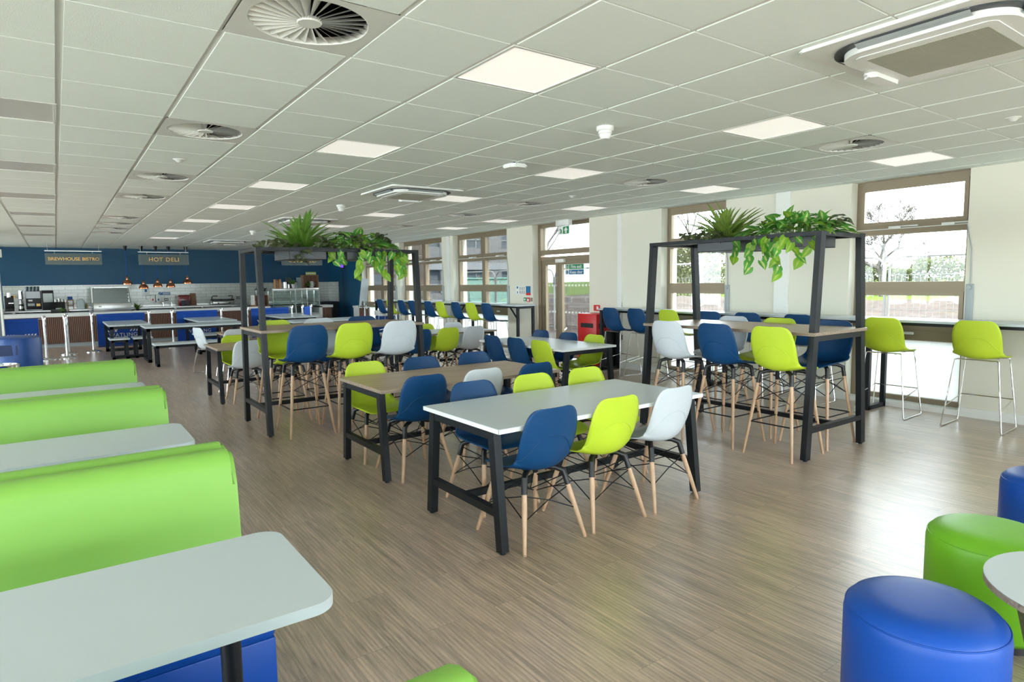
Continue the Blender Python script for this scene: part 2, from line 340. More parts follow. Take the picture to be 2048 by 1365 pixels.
for y0, y1 in LW: lw.box(XL-.3, XL, y0, y1, -.1, .12); lw.box(XL-.3, XL, y0, y1, 2.68, CH+.3)
struct('wall_left', lw, 'wall')
struct('roof', MB().box(XL-.3, 8.5, YR-.3, YB+.3, CH+.3, CH+.6), 'wall')
struct('trim_2', MB().box(-1.2, XW-.025, YB-.02, YB, .95, 1.637).box(XW-.045, XW-.02, 21.66, YB, .95, 1.637), 'tiles')
bb = MB(); ys = YR
for y0, y1, k in WIN+[(19.6, 0, 0)]:
    if y0 > ys: bb.box(XW-.016, XW, ys, y0, 0, .1)
    ys = y1
struct('baseboard_right', bb, 'trim')
# partition on the far left, with its dark folding door
struct('wall_partition', MB().box(-4, -.925, 16.4, 16.6, 2.08, CH).box(-4, -2.2, 16.4, 16.6, 0, 2.08), 'wall')
fd = tag(MB().box(-.935, -.90, 16.36, 16.62, 0, 2.10).box(-2.2, -2.165, 16.36, 16.62, 0, 2.1).box(-2.2, -.9, 16.36, 16.62, 2.08, 2.12).obj('door_2', 'trim'), kind='structure')
pl = MB()
for i in range(12): pl.bar((-.96-.1*i, 16.42+.05*(i%2), 0), (-.96-.1*i, 16.42+.05*(i%2), 2.08), .105, .03, (1, .5*(1 if i%2 else -1), 0))
pl.obj('folding_panel', 'dark', fd)
ex = thing('emergency_box', 'small white emergency light box high on the far left wall', 'light', (-.93, 16.33, 2.27))
MB().box(-.12, .1, -.035, .035, -.08, .08, .008).obj('case', 'white', ex)
# pilasters / trunking on the right wall
tr = MB()
for y0, y1 in ((4.81, 5.01), (7.94, 8.03), (13.90, 14.05)):
    tr.box(XW-.035, XW, y0, y1, 0, CH)
struct('trim_3', tr, 'trim')
for x0, x1 in RW: portal((x0+x1)/2, YR-.1, 1.4, x1-x0, 2.56, (PI/2, 0, PI))
for y0, y1 in LW: portal(XL-.1, (y0+y1)/2, 1.4, 2.56, y1-y0, (0, -PI/2, 0))

# windows
nwin = 0
def window(y0, y1, kind, n):
    X = XF
    fr = MB(); w = .06
    cols = [y0, y1] if kind == 0 else [y0, (y0+y1)/2, y1]
    for y in (y0+.03, y1-.03): fr.box(X-.03, X+.07, y-w/2, y+w/2, .06, CH)
    if kind: fr.box(X-.035, X+.072, cols[1]-.06, cols[1]+.06, .061, CH-.002)
    for z0, z1 in ((2.64, CH), (2.07, 2.19), (1.37, 1.50), (.80, .94), (.06, .12)):
        fr.box(X-.0285, X+.0685, y0+.0015, y1-.0015, z0, z1-.0015)
    for z in (2.165, 1.40, .90): fr.box(X-.045, X-.02, y0+.02, y1-.02, z, z+.012)
    o = tag(fr.obj('window_%d' % n, 'bronze'), kind='structure')
    MB().box(X-.2, X+.07, y0, y1, .0, .06).obj('sill', 'trim', o)
    for a, b in zip(cols, cols[1:]):
        for z0, z1 in ((2.19, 2.64), (1.5, 2.07), (.94, 1.37)):
            MB().box(X+.025, X+.031, a+.03, b-.03, z0, z1).obj('pane', 'glass', o)
        MB().box(X+.02, X+.035, a+.03, b-.03, .12, .80).obj('frosted_pane', 'frosted', o)
        # opening sash rims, top and bottom lights
        for z0, z1 in ((2.19, 2.64), (.94, 1.37)):
            s = MB()
            for yy in (a+.075, b-.075): s.box(X-.045, X-.005, yy-.022, yy+.022, z0, z1)
            s.box(X-.044, X-.006, a+.054, b-.054, z0-.01, z0+.035).box(X-.044, X-.006, a+.054, b-.054, z1-.035, z1+.01); s.obj('sash', 'bronze', o)
        L = b-a; ws = (.33, .78) if L > 1.2 else (.5,)
        for q in ws:
            y = b-q*L
            MB().box(X-.075, X-.045, y-.11, y+.02, 2.13, 2.165, .006).box(X-.065, X-.05, y-.3, y-.1, 2.15, 2.165, .004).obj('opener', 'white', o)
        MB().tube([(X-.05, a+.02, 2.135), (X-.05, b-.02, 2.135)], .006).obj('opener_rod', 'white', o)
        MB().box(X-.07, X-.045, (a+b)/2-.09, (a+b)/2+.02, .87, .90, .006).obj('opener', 'white', o)
    MB().box(XW-.03, XW, y0-.09, y0-.02, 1.02, 1.47, .004).lathe([(.0, -.05), (.022, -.05), (.022, 0)], 12, (XW-.0, y0-.055, 1.43), 0).obj('winder_box', 'grey', o)
    MB().tube([(XW-.01, y0+.0, 2.12), (XW-.012, y0-.02, 2.0), (XW-.012, y0-.05, 1.85), (XW-.012, y0-.055, 1.47)], .006).obj('cable', 'grey', o)
    return o
for y0, y1, k in WIN:
    if k == 2: continue
    nwin += 1; window(y0, y1, k, nwin); portal(XF+.15, (y0+y1)/2, 1.4, 2.6, y1-y0, (0, PI/2, 0))
for i, (x0, x1) in enumerate(RW+LW):  # frames and panes of the unseen glazing added for daylight
    f = MB(); lft = i >= len(RW)
    fn = (lambda a, b, c, d, e, g, m: m.box(c+XL-YR, d+XL-YR, a, b, e, g)) if lft else (lambda a, b, c, d, e, g, m: m.box(a, b, c, d, e, g))
    for x in (x0, (x0+x1)/2, x1): fn(x-.03, x+.03, YR-.2, YR-.12, .12, 2.68, f)
    for z in (.12, 2.63): fn(x0, x1, YR-.2, YR-.12, z, z+.05, f)
    o = tag(f.obj('window_%d' % (nwin+i+1), 'bronze'), kind='structure'); f = MB(); fn(x0, x1, YR-.17, YR-.164, .15, 2.65, f); f.obj('pane', 'glass', o)
# door
y0, y1 = 8.79, 10.52; X = XF+.03
f = MB()
for y in (y0+.03, y1-.04): f.box(X-.06, X+.06, y-.045, y+.045, 0, CH)
for a, b in ((2.10, 2.20), (1.98, 2.06), (2.66, CH)): f.box(X-.05, X+.05, y0+.002, y1-.002, a, b-.002)
f.box(X-.03, X+.05, y1-.17, y1-.07, 0, 2.0)
d = tag(f.obj('door_1', 'bronze'), kind='structure')
MB().box(X, X+.006, y0+.05, y1-.08, 2.18, 2.68).obj('pane', 'glass', d)
def leaf(a, b, s0, s1):
    m = MB().box(X-.03, X+.03, a, a+s0, .02, 1.99).box(X-.03, X+.03, b-s1, b, .02, 1.99).box(X-.03, X+.03, a+s0, b-s1, 1.89, 1.99).box(X-.03, X+.03, a+s0, b-s1, .02, .25)
    lf = m.obj('door_leaf', 'bronze', d); MB().box(X, X+.006, a+s0, b-s1, .25, 1.89).obj('pane', 'glass', lf); return lf
l1 = leaf(y0+.06, 9.885, .1, .095); l2 = leaf(9.89, 10.36, .1, .05)
MB().tube([(X-.03, 9.96, 1.47), (X-.085, 9.96, 1.47), (X-.09, 9.96, 1.44), (X-.09, 9.96, .59), (X-.085, 9.96, .56), (X-.03, 9.96, .56)], .015).obj('pull_handle', 'white', l2)
MB().tube([(X+.03, 9.80, 1.47), (X+.085, 9.80, 1.47), (X+.09, 9.8, .6), (X+.03, 9.80, .56)], .013).obj('pull_handle', 'steel', l1)
MB().box(X-.1, X-.03, 9.66, 9.92, 1.93, 2.0, .006).obj('door_closer', 'white', l1)
MB().box(X-.06, X-.03, 9.90, 9.97, 1.66, 1.68).obj('lever', 'chrome', l2)
for z in (1.47, .93):
    m = MB()
    for k in range(8): m.lathe([(0, 0), (.022, 0), (.022, .002), (0, .002)], 14, (X-.004, y0+.22+.1*k, z), 0)
    for k in range(3): m.lathe([(0, 0), (.022, 0), (.022, .002), (0, .002)], 14, (X-.004, 10.03+.1*k, z), 0)
    m.obj('manifestation_dots', 'white', d)
MB().box(XW, 8.5, y0, y1, -.02, .004).obj('threshold', 'steel', d)
portal(XF+.15, (y0+y1)/2, 1.4, 2.6, y1-y0, (0, PI/2, 0))
RX = (PI/2, 0, -PI/2)     # text that faces -X
sg = thing('exit_sign', 'white and green fire exit keep clear sign on the door glass', 'sign', (X-.012, 9.43, 1.785))
MB().box(-.004, 0, -.28, .28, -.105, .105).obj('sign_plate', 'paper', sg)
MB().box(-.006, -.002, -.272, .155, .008, .098).obj('green_panel', 'signgreen', sg)
MB().box(-.006, -.002, -.272, .155, -.098, -.008).obj('blue_panel', 'signblue', sg)
MB().lathe([(0, 0), (.037, 0), (.037, .004), (0, .004)], 20, (-.008, .215, -.052), 0).obj('mandatory_disc', 'signblue', sg)
MB().box(-.007, -.002, .175, .255, .012, .096).obj('running_man_panel', 'signgreen', sg)
text('Fire exit', .095, 'paper', sg, (-.008, -.06, .052), RX, off=.001); text('Keep clear', .085, 'paper', sg, (-.008, -.06, -.055), RX, off=.001)
text('!', .06, 'paper', sg, (-.0095, .215, -.052), RX, off=.001)
MB().tube([(-.009, .225, .075), (-.009, .215, .05), (-.009, .235, .02)], .006, 5).tube([(-.009, .195, .06), (-.009, .215, .055), (-.009, .2, .022)], .005, 5).lathe([(0, 0), (.009, 0), (0, .002)], 10, (-.009, .226, .086), 0).obj('running_man', 'paper', sg)
es = thing('emergency_exit_light', 'hanging green running man exit light with up arrow above the door', 'exit light', (7.98, 9.36, CH))
MB().box(-.05, .05, -.19, .19, -.11, 0, .006).obj('housing', 'white', es)
MB().box(-.006, .006, -.16, .16, -.27, -.12).obj('sign_panel', 'paper', es)
MB().box(-.008, -.004, -.155, .015, -.265, -.125).obj('green_panel', 'signgreen', es)
MB().prism([(-.13, -.2), (-.07, -.135), (-.01, -.2), (-.045, -.2), (-.045, -.255), (-.095, -.255), (-.095, -.2)], -.0105, -.007, lambda x, y, z: (z, x, y)).obj('arrow', 'paper', es)
MB().tube([(-.008, .09, -.165), (-.008, .07, -.2), (-.008, .1, -.255)], .009, 5).tube([(-.008, .12, -.18), (-.008, .08, -.175), (-.008, .05, -.2)], .006, 5).tube([(-.008, .07, -.2), (-.008, .045, -.25)], .008, 5).obj('running_man', 'signgreen', es)

# ------------------------------------------------------------------ ceiling: tiles, vents, lights, cassettes
GX, GY = .0902, 3.1833
VENT = [(1, r) for r in (-1, 3, 7, 10, 15, 17, 19, 21)] + [(9, r) for r in (-1, 3, 7, 10, 14)] + [(9, -5), (1, -5)]
LON = [(3, r) for r in (-1, 3, 7, 11, 15, 19, 23)] + [(7, r) for r in (-1, 3, 7, 11, 15, 19)] + [(11, r) for r in (-1, 3, 7, 11, 14)] + [(3, -5), (7, -5), (11, -5)]
LOFF = [(-1, r) for r in (3, 7, 11, 15, 19, 23)]
used = {t for t in VENT+LON+LOFF}
tm = MB()
for c in range(-10, 14):
    for r in range(-14, 33):
        if (c, r) in used: continue
        x0, y0 = GX+.6*c, GY+.6*r
        x1 = min(x0+.6, XW-.01); y1 = min(y0+.6, YB-.01)
        if x0 > XW-.05 or y0 > YB-.05: continue
        tm.box(x0+.016, x1-(.016 if x1 == x0+.6 else 0), y0+.006, y1-.006, CH-.005, CH+.01)
struct('ceiling', tm, 'ceil')
gm = MB()
for c in range(-10, 14):
    for r in range(-14, 33):
        if (c, r) not in VENT: gm.box(max(XL, GX+.6*c), min(XW, GX+.6*c+.6), GY+.6*r, min(YB, GY+.6*r+.6), CH+.001, CH+.02)
struct('trim_4', gm, 'grid')
def vent(c, r, lab, first=[None]):
    loc = (GX+.6*c+.3, GY+.6*r+.3, CH)
    if first[0]: return dup(first[0], loc, 0, lab)
    t = thing('swirl_vent', lab, 'ceiling vent', loc, 0, 'round swirl vents in the ceiling'); first[0] = t
    m = MB(); n = 48; R = .255
    sq = []; 
    for k in range(n):
        a = 2*PI*k/n; q = max(abs(math.cos(a)), abs(math.sin(a))); sq.append((.2995*math.cos(a)/q, .2995*math.sin(a)/q))
    m.grid([[(*sq[k % n], -.004) for k in range(n+1)], [(R*math.cos(2*PI*k/n), R*math.sin(2*PI*k/n), -.004) for k in range(n+1)],
            [((R-.006)*math.cos(2*PI*k/n), (R-.006)*math.sin(2*PI*k/n), .03) for k in range(n+1)]])
    m.obj('face_plate', 'grid', t, 30)
    MB().lathe([(0, .14), (R-.004, .14), (R-.004, .025)], 40).obj('dark_throat', 'blackpl', t)
    b = MB()
    for k in range(28):
        a = 2*PI*k/28; e = (math.cos(a), math.sin(a)); p = (-e[1], e[0])
        q = [(e[0]*rr+p[0]*ww, e[1]*rr+p[1]*ww, zz) for rr, ww, zz in ((.05, -.005, -.002), (.252, -.004, -.002), (.252, .045, .030), (.05, .010, .014))]
        v = [b.bm.verts.new(x) for x in q]; b.bm.faces.new(v)
    b.obj('vanes', 'grid', t, None)
    MB().lathe([(0, -.006), (.05, -.006), (.055, .0), (.055, .012)], 24).obj('hub', 'grid', t)
    return t
k1 = k9 = 0
for c, r in sorted(VENT, key=lambda t: (t[0], t[1])):
    if r == -5: vent(c, r, 'round swirl ceiling vent behind the viewpoint, %s row' % ('left' if c == 1 else 'right')); continue
    if c == 1: lab = 'round swirl ceiling vent, %s in the row running towards the serving counter' % NEARORD[k1]; k1 += 1
    else: lab = 'round swirl ceiling vent, %s in the row beside the windows' % NEARORD[k9]; k9 += 1
    vent(c, r, lab)
def lamp(c, r, lab, on, first={}):
    loc = (GX+.6*c+.3, GY+.6*r+.3, CH)
    if on in first: return dup(first[on], loc, 0, lab)
    t = thing('ceiling_light', lab, 'ceiling light', loc, 0, 'square ceiling light panels'); first[on] = t
    m = MB()
    for a, b, c_, d_ in ((-.292, .292, -.292, -.275), (-.292, .292, .275, .292), (-.292, -.275, -.275, .275), (.275, .292, -.275, .275)): m.box(a, b, c_, d_, -.006, .01)
    m.obj('frame', 'grid', t); MB().box(-.275, .275, -.275, .275, -.001, .008).obj('diffuser', 'lampon' if on else 'lampoff', t)
    return t
for cc, rows, nm in ((3, LON, 'left lit column'), (7, LON, 'middle lit column'), (11, LON, 'column nearest the windows'), (-1, LOFF, 'unlit column at far left')):
    i = 0
    for c, r in sorted(rows):
        if c != cc: continue
        if r == -5: lamp(c, r, 'square ceiling light panel behind the viewpoint, %s' % nm, True); continue
        lamp(c, r, 'square ceiling light panel, %s in the %s' % (NEARORD[i], nm), cc != -1); i += 1
def cassette(x, y, lab, first=[None]):
    if first[0]: return dup(first[0], (x, y, CH), 0, lab)
    t = thing('ceiling_cassette', lab, 'air conditioner', (x, y, CH), 0, 'air conditioning cassettes in the ceiling'); first[0] = t
    MB().prism(rrect(.98, .98, .03), -.022, -.004, bev=.006).obj('flange', 'white', t)
    MB().prism(rrect(.84, .84, .22, 10), -.030, -.020).obj('air_slot', 'dark', t)
    MB().prism(rrect(.74, .74, .16, 10), -.062, -.026, bev=.012).obj('body_panel', 'white', t)
    for k in range(4):
        a = k*PI/2; m = MB()
        m.grid([[((.42-.05*v)*math.cos(a)-u*math.sin(a), (.42-.05*v)*math.sin(a)+u*math.cos(a), -.024-.022*math.sin(v*PI/2)) for u in np.linspace(-.24, .24, 7)] for v in np.linspace(0, 1, 5)])
        m.obj('louvre', 'white' if k in (1,) else 'grey', t)
    MB().prism(rrect(.60, .60, .03), -.066, -.06, bev=.003).obj('grille_frame', 'white', t)
    g = MB().box(-.24, .24, -.255, .262, -.068, -.064)
    for i in range(44): g.box(-.24, .24, -.255+.0118*i, -.255+.0118*i+.007, -.0688, -.067)
    g.obj('grille', mat('grille_tan', (.40, .40, .33), .6), t)
    MB().prism(rrect(.07, .30, .03), -.085, -.045, bev=.014).obj('sensor_cover', 'white', t).location = (.14, .36, .0)
    t.children[-1].rotation_euler = (0, 0, PI/2)
    return t
cassette(3.64, 1.37, 'large air conditioning cassette nearest the viewpoint at top right')
cassette(3.76, 7.38, 'air conditioning cassette in mid ceiling beyond the smoke detector')
cassette(3.72, 11.6, 'air conditioning cassette partly hidden behind the tall fern')
cassette(3.72, 17.9, 'most distant air conditioning cassette, left of the tall fern')
def detector(x, y, lab, first=[None]):
    if first[0]: return dup(first[0], (x, y, CH), 0, lab)
    t = thing('smoke_detector', lab, 'smoke detector', (x, y, CH), 0, 'smoke detectors'); first[0] = t
    MB().lathe([(0, 0), (.065, 0), (.065, -.03), (.058, -.038), (0, -.038)], 28).obj('base', 'white', t)
    MB().lathe([(0, -.036), (.05, -.036), (.052, -.055), (.045, -.06), (.045, -.07), (.03, -.095), (0, -.1)], 28).obj('head', 'white', t)
    return t
detector(3.44, 3.55, 'white smoke detector nearest the viewpoint'); detector(3.48, 9.1, 'white smoke detector above and right of the tall fern'); detector(3.5, 14.3, 'white smoke detector above and left of the tall fern')
ap = thing('wireless_access_point', 'flat white wireless box under the mid ceiling', 'wireless box', (3.75, 5.13, CH))
MB().prism(rrect(.2, .2, .05), -.05, -.012, bev=.012).obj('shell', 'white', ap); MB().prism(rrect(.14, .14, .03), -.014, 0).obj('mount', 'dark', ap)
for x, y, lab in ((.99, 6.54, 'small white motion sensor between two swirl vents on the left'), (5.81, 1.72, 'small white motion sensor on the ceiling at far right'), (5.8, 6.62, 'small white motion sensor in the window row of ceiling tiles')):
    s = thing('motion_sensor', lab, 'sensor', (x, y, CH)); MB().lathe([(0, -.035), (.02, -.03), (.035, -.012), (.05, -.008), (.05, 0), (0, 0)], 24).obj('dome', 'white', s)

# ------------------------------------------------------------------ shell chairs
CTRL = np.array([  # y, z, half width, dish (seat at .45)
 (.235, .428, .125, .0), (.222, .440, .170, .003), (.19, .450, .198, .008), (.13, .455, .216, .014), (.05, .452, .226, .022), (-.04, .444, .228, .036),
 (-.11, .442, .224, .052), (-.165, .456, .214, .068), (-.2, .495, .208, .072), (-.217, .55, .210, .060), (-.228, .63, .211, .042), (-.239, .71, .205, .029),
 (-.248, .775, .187, .022), (-.252, .808, .166, .018), (-.255, .827, .138, .014), (-.256, .835, .105, .010)])
def cr_interp(c, t):
    n = len(c)-1; i = min(int(t), n-1); f = t-i
    p = [c[max(0, min(n, i+k))] for k in (-1, 0, 1, 2)]
    return .5*((2*p[1])+(-p[0]+p[2])*f+(2*p[0]-5*p[1]+4*p[2]-p[3])*f*f+(-p[0]+3*p[1]-3*p[2]+p[3])*f**3)
def shell_pt(t, u, off=0.):
    a = cr_interp(CTRL, t); b = cr_interp(CTRL, min(t+.05, 15.)) ; c = cr_interp(CTRL, max(t-.05, 0))
    d = b[:2]-c[:2]; d = d/np.linalg.norm(d); nrm = np.array([d[1], -d[0]])      # towards the sitter
    if nrm[1] < 0 and t < 6: nrm = -nrm
    q = a[:2]+nrm*(a[3]*abs(u)**2.1+off)
    return (a[2]*u, q[0], q[1])
def shell_mesh(dz):
    m = MB(); ts = np.concatenate([np.linspace(0, 2, 7), np.linspace(2, 13, 34)[1:], np.linspace(13, 15, 9)[1:]]); us = np.linspace(-1, 1, 17)
    m.grid([[Vector(shell_pt(t, u))+Vector((0, 0, dz)) for u in us] for t in ts])
    return m
def shell_crease(m, dz):
    pts = []
    for u in np.linspace(-.985, .985, 25):
        t = 10.45-2.6*abs(u)**2.6
        pts.append(Vector(shell_pt(t, u, -.0045))+Vector((0, 0, dz)))
    return m.tube(pts, .003, 5)
SH = {}
def make_shell(dz, key, root):
    if dz not in SH:
        o = shell_mesh(dz).obj('shell', M['navy'], None, 60, False); SH[dz] = o.data
        bpy.data.objects.remove(o)
        o = shell_crease(MB(), dz).obj('moulded_ridge', M['navy'], None, 60); SH[dz, 'r'] = o.data; bpy.data.objects.remove(o)
    for k, nm in ((dz, 'shell'), ((dz, 'r'), 'moulded_ridge')):
        if (k, key) not in SH:
            me = SH[k].copy(); me.materials.clear(); me.materials.append(SHELL[key]); SH[k, key] = me
        o = bpy.data.objects.new(nm, SH[k, key]); C.objects.link(o); o.parent = root
        if nm == 'shell':
            s = o.modifiers.new('thickness', 'SOLIDIFY'); s.thickness = .007; s.offset = 0; sh = o
        else: o.parent = sh
    return sh
def dowel_base(root, dz, tall):
    sx, sy = (.232, .25)
    legs = []
    for ax in (-1, 1):
        for ay in (-1, 1):
            foot = Vector((ax*sx, ay*sy, 0)); top = Vector((ax*(.15), ay*(.14)-.005, .405+dz))
            d = (foot-top).normalized(); neck = top+d*.085
            l = MB().tube([neck-d*.01, neck+d*.12, foot+Vector((0, 0, .004))-d*.0], [.0165, .0165, .0115], 10)
            l.lathe([(.0, 0), (.012, 0), (.012, .005)], 10, foot)
            lo = l.obj('leg', 'beech', root)
            c = MB().tube([(ax*.06, ay*.06-.005, .432+dz), (ax*.115, ay*.105-.005, .428+dz), top+Vector((ax*.0, 0, .004)), neck], [.016, .018, .0195, .0185], 10)
            c.obj('bracket', 'blackpl', root)
            legs.append((top, foot))
    w = MB()
    lo = .56 if not tall else .34; hi = .22 if not tall else .14
    P = lambda i, f: legs[i][0].lerp(legs[i][1], f)
    for a, b in ((0, 1), (2, 3), (0, 2), (1, 3)):
        for p, q in ((a, b), (b, a)):
            s, e = P(p, hi), P(q, lo); mid = s.lerp(e, .5); w.tube([s, mid+Vector((0, 0, .012)), e], .0038, 5)
    for a, b in ((0, 3), (1, 2)):
        s, e = P(a, .05), P(b, .05); m_ = s.lerp(e, .5)-Vector((0, 0, .10 if not tall else .08)); w.tube([s, m_, e], .0038, 5)
    w.obj('wire_bracing', 'black', root)
    b = MB()
    for i in range(4): b.lathe([(0, -.014), (.006, -.014), (.006, .014), (0, .014)], 8, P(i, lo), 1)
    b.obj('bolts', 'chrome', root)
    if tall:
        f = 1-.29/(.405+dz); r = MB(); R = [P(i, f) for i in (0, 1, 3, 2)]
        for i in range(4): r.tube([R[i], R[(i+1) % 4]], .0065, 6)
        r.obj('footrest', 'black', root)
def sled_base(root, dz):
    for ax in (-1, 1):
        z = .437+dz
        p = [(ax*.10, -.12, z-.008), (ax*.165, -.15, z), (ax*.185, -.165, z-.01), (ax*.255, -.24, .03), (ax*.258, -.235, .012), (ax*.26, -.215, .008), (ax*.26, .215, .008), (ax*.258, .235, .014), (ax*.255, .24, .04), (ax*.19, .17, z-.0), (ax*.165, .155, z+.006), (ax*.1, .14, z)]
        MB().tube(p, .0068, 8).obj('leg_loop', 'chrome', root)
    m = MB()
    for y in (-.12, .14): m.tube([(-.11, y, .432+dz), (.11, y, .432+dz)], .006, 6)
    if dz > .1:
        zf = .30; f = zf/(.43+dz)
        xf, yf = .255+(.19-.255)*f, .24+(.17-.24)*f; xr, yr = .255+(.185-.255)*f*.75, -.24+(.075)*f*.75
        m2 = MB(); m2.tube([(-xf, yf, zf), (xf, yf, zf)], .006, 6)
        for ax in (-1, 1): m2.tube([(ax*xr, yr, zf*.75), (ax*xf, yf, zf)], .006, 6)
        m2.obj('footrest', 'chrome', root)
    m.obj('seat_support', 'chrome', root)
PROTO = {}
GRP = {'d': ('dining_chair', 'chair', 'shell chairs with wooden legs', 0., 0), 't': ('bar_stool', 'stool', 'tall shell stools with wooden legs', .315, 1),
       'w': ('bar_stool', 'stool', 'wire framed bar stools at the window counters', .278, 2), 'c': ('dining_chair', 'chair', 'wire framed shell chairs', 0., 2)}
def seat(kind, key, x, y, face, label):
    """face: direction the sitter looks, degrees clockwise from +Y"""
    rz = -math.radians(face)
    if (kind, key) in PROTO: return dup(PROTO[kind, key], (x, y, 0), rz, label)
    nm, cat, g, dz, b = GRP[kind]
    t = thing(nm, label, cat, (x, y, 0), rz, g); PROTO[kind, key] = t
    make_shell(dz, key, t)
    (dowel_base(t, dz, b == 1) if b < 2 else sled_base(t, dz)); return t
CN = {'navy': 'navy blue', 'lime': 'lime green', 'white': 'pale grey'}
def row(kind, keys, xs, ys, faces, side, table):
    n = len(keys)
    for i, k in enumerate(keys):
        x = xs[i] if isinstance(xs, list) else xs; y = ys[i] if isinstance(ys, list) else ys; fc = faces[i] if isinstance(faces, list) else faces
        w = {'d': 'shell chair', 't': 'tall shell stool', 'w': 'wire legged bar stool', 'c': 'wire legged shell chair'}[kind]
        dupes = keys.count(k) > 1
        o = ORD[keys[:i].count(k)]+' ' if dupes else ''
        seat(kind, k, x, y, fc, '%s%s %s on the %s side of %s' % (o, CN[k], w, side, table))

# ------------------------------------------------------------------ tables
def dining_table(name, label, x, y, rz, L, D, top, edge, tall=False):
    t = thing(name, label, 'table', (x, y, 0), rz, 'long tables with black steel frames')
    H = 1.10 if tall else .74
    tp = MB().box(-L/2+.001, L/2-.001, -D/2+.001, D/2-.001, H-.028, H, .002, 1).obj('tabletop', top, t)
    e = MB()
    for a in ((-L/2, L/2, -D/2, -D/2+.002), (-L/2, L/2, D/2-.002, D/2), (-L/2, -L/2+.002, -D/2, D/2), (L/2-.002, L/2, -D/2, D/2)): e.box(*a, H-.027, H-.002)
    e.obj('edge_band', edge, tp)
    Z = 1.95 if tall else H-.028; fy = D/2+.02 if tall else D/2-.03; ty = .335 if tall else D/2-.10
    w, d = (.05, .075) if tall else (.05, .06)
    X = L/2-.035
    for sx in (-1, 1):
        for sy in (-1, 1):
            MB().bar((sx*X, sy*fy, .012), (sx*X, sy*ty, Z), d, w, (0, 1, 0)).lathe([(0, 0), (.018, 0), (.018, .014)], 10, (sx*X, sy*fy, 0)).obj('leg', 'black', t)
        zc = .26 if tall else .235; yy = fy+(ty-fy)*zc/Z
        MB().bar((sx*X, -yy, zc), (sx*X, yy, zc), .045, .045).obj('crossbar', 'black', t)
        yy = fy+(ty-fy)*(H-.055)/Z
        MB().bar((sx*X, -yy, H-.053), (sx*X, yy, H-.053), .045, .05).obj('top_crossbar', 'black', t)
    zc = .26 if tall else .235
    MB().bar((-X, 0, zc), (X, 0, zc), .04, .04).obj('stretcher', 'black', t)
    if tall:
        g = MB()
        for sy in (-1, 1): g.bar((-X-.0262, sy*ty, Z-.0135), (X+.0262, sy*ty, Z-.0135), .083, .035)
        for sx in (-1, 1): g.bar((sx*X, -ty, Z-.016), (sx*X, ty, Z-.016), .049, .033)
        g.obj('top_frame', 'black', t)
        b = MB()
        for sx in (-1, 1):
            for z in (1.18, 1.5, 1.8): 
                yy = fy+(ty-fy)*z/Z; b.lathe([(.0, -.027), (.009, -.027), (.009, .027), (0, .027)], 10, (sx*X, -yy, z), 0)
        b.obj('bolts', 'dark', t)
    return t
WT = 'the front white table'; OT = 'the long oak dining table'; LT = 'the left plant frame table'; RT = 'the right plant frame table'
D3 = 'the table before the fire exit'; D4 = 'the far white table'; D5 = 'the left oak table'
dining_table('dining_table', 'long white topped dining table in front, black steel A-frame legs', 2.86, 3.32, 0, 1.80, .90, 'white_top', 'white')
dining_table('dining_table', 'long oak topped dining table right behind the front white table', 2.89, 4.96, 0, 1.80, .90, 'oak', 'oak_edge')
dining_table('high_table', 'tall oak table on the left whose black frame carries plants', 2.60, 7.16, 0, 1.86, .92, 'oak', 'oak_edge', True)
dining_table('high_table', 'tall oak table on the right near the windows whose frame carries plants', 5.58, 3.75, PI/2, 1.90, .92, 'oak', 'oak_edge', True)
dining_table('dining_table', 'white topped dining table set crosswise before the fire exit door', 5.33, 6.68, PI/2, 1.84, .90, 'white_top', 'white')
dining_table('dining_table', 'white topped dining table with oak edge beyond the left plant frame', 5.20, 9.46, 0, 1.90, .90, 'white_top', 'oak_edge')
dining_table('dining_table', 'short looking oak table end left of the left plant frame', 2.56, 9.37, 0, 1.80, .92, 'oak', 'oak_edge')
dining_table('dining_table', 'distant oak table glimpsed behind the pale chairs left of the plant frame', 3.16, 11.75, 0, 1.80, .90, 'oak', 'oak_edge')
row('d', ['navy', 'lime', 'white'], [2.31, 2.845, 3.39], [3.05, 3.05, 3.05], [0, 0, -2], 'near', WT)
row('d', ['navy', 'lime', 'lime'], [2.46, 3.02, 3.58], 3.70, [180, 180, 180], 'far', WT)
row('d', ['navy', 'white', 'navy'], [2.35, 2.91, 3.47], 4.70, [0, 0, -2], 'near', OT)
row('d', ['lime', 'navy', 'navy'], [2.31, 2.90, 3.52], 5.36, [180, 180, 180], 'far', OT)
row('t', ['navy', 'lime', 'white'], [2.07, 2.57, 3.10], 6.68, [0, 0, 0], 'near', LT)
row('t', ['lime', 'white', 'navy'], [2.07, 2.60, 3.16], 7.46, 180, 'far', LT)
row('t', ['lime', 'navy', 'white'], 5.20, [3.10, 3.675, 4.25], 90, 'near left', RT)
row('t', ['navy', 'lime', 'white'], 5.83, [3.13, 3.69, 4.24], -90, 'window', RT)
row('d', ['lime', 'navy', 'navy'], 5.06, [6.13, 6.65, 7.20], 90, 'left', D3)
row('d', ['lime', 'navy', 'navy'], 5.62, [6.24, 6.77, 7.40], -90, 'right', D3)
row('d', ['navy', 'lime', 'white'], [4.62, 5.13, 5.62], 9.13, 0, 'near', D4)
row('d', ['lime', 'white'], [5.27, 5.86], 9.78, 180, 'far', D4)
row('d', ['white', 'lime', 'navy'], [2.05, 2.62, 3.15], 9.10, 0, 'near', D5)
row('c', ['lime'], [2.10], 9.68, 180, 'far', D5)
seat('c', 'white', 2.20, 12.30, 75, 'pale grey wire legged chair turned sideways, left of the distant oak table')
seat('c', 'white', 2.42, 11.55, 0, 'pale grey wire legged chair seen from behind at the distant oak table')
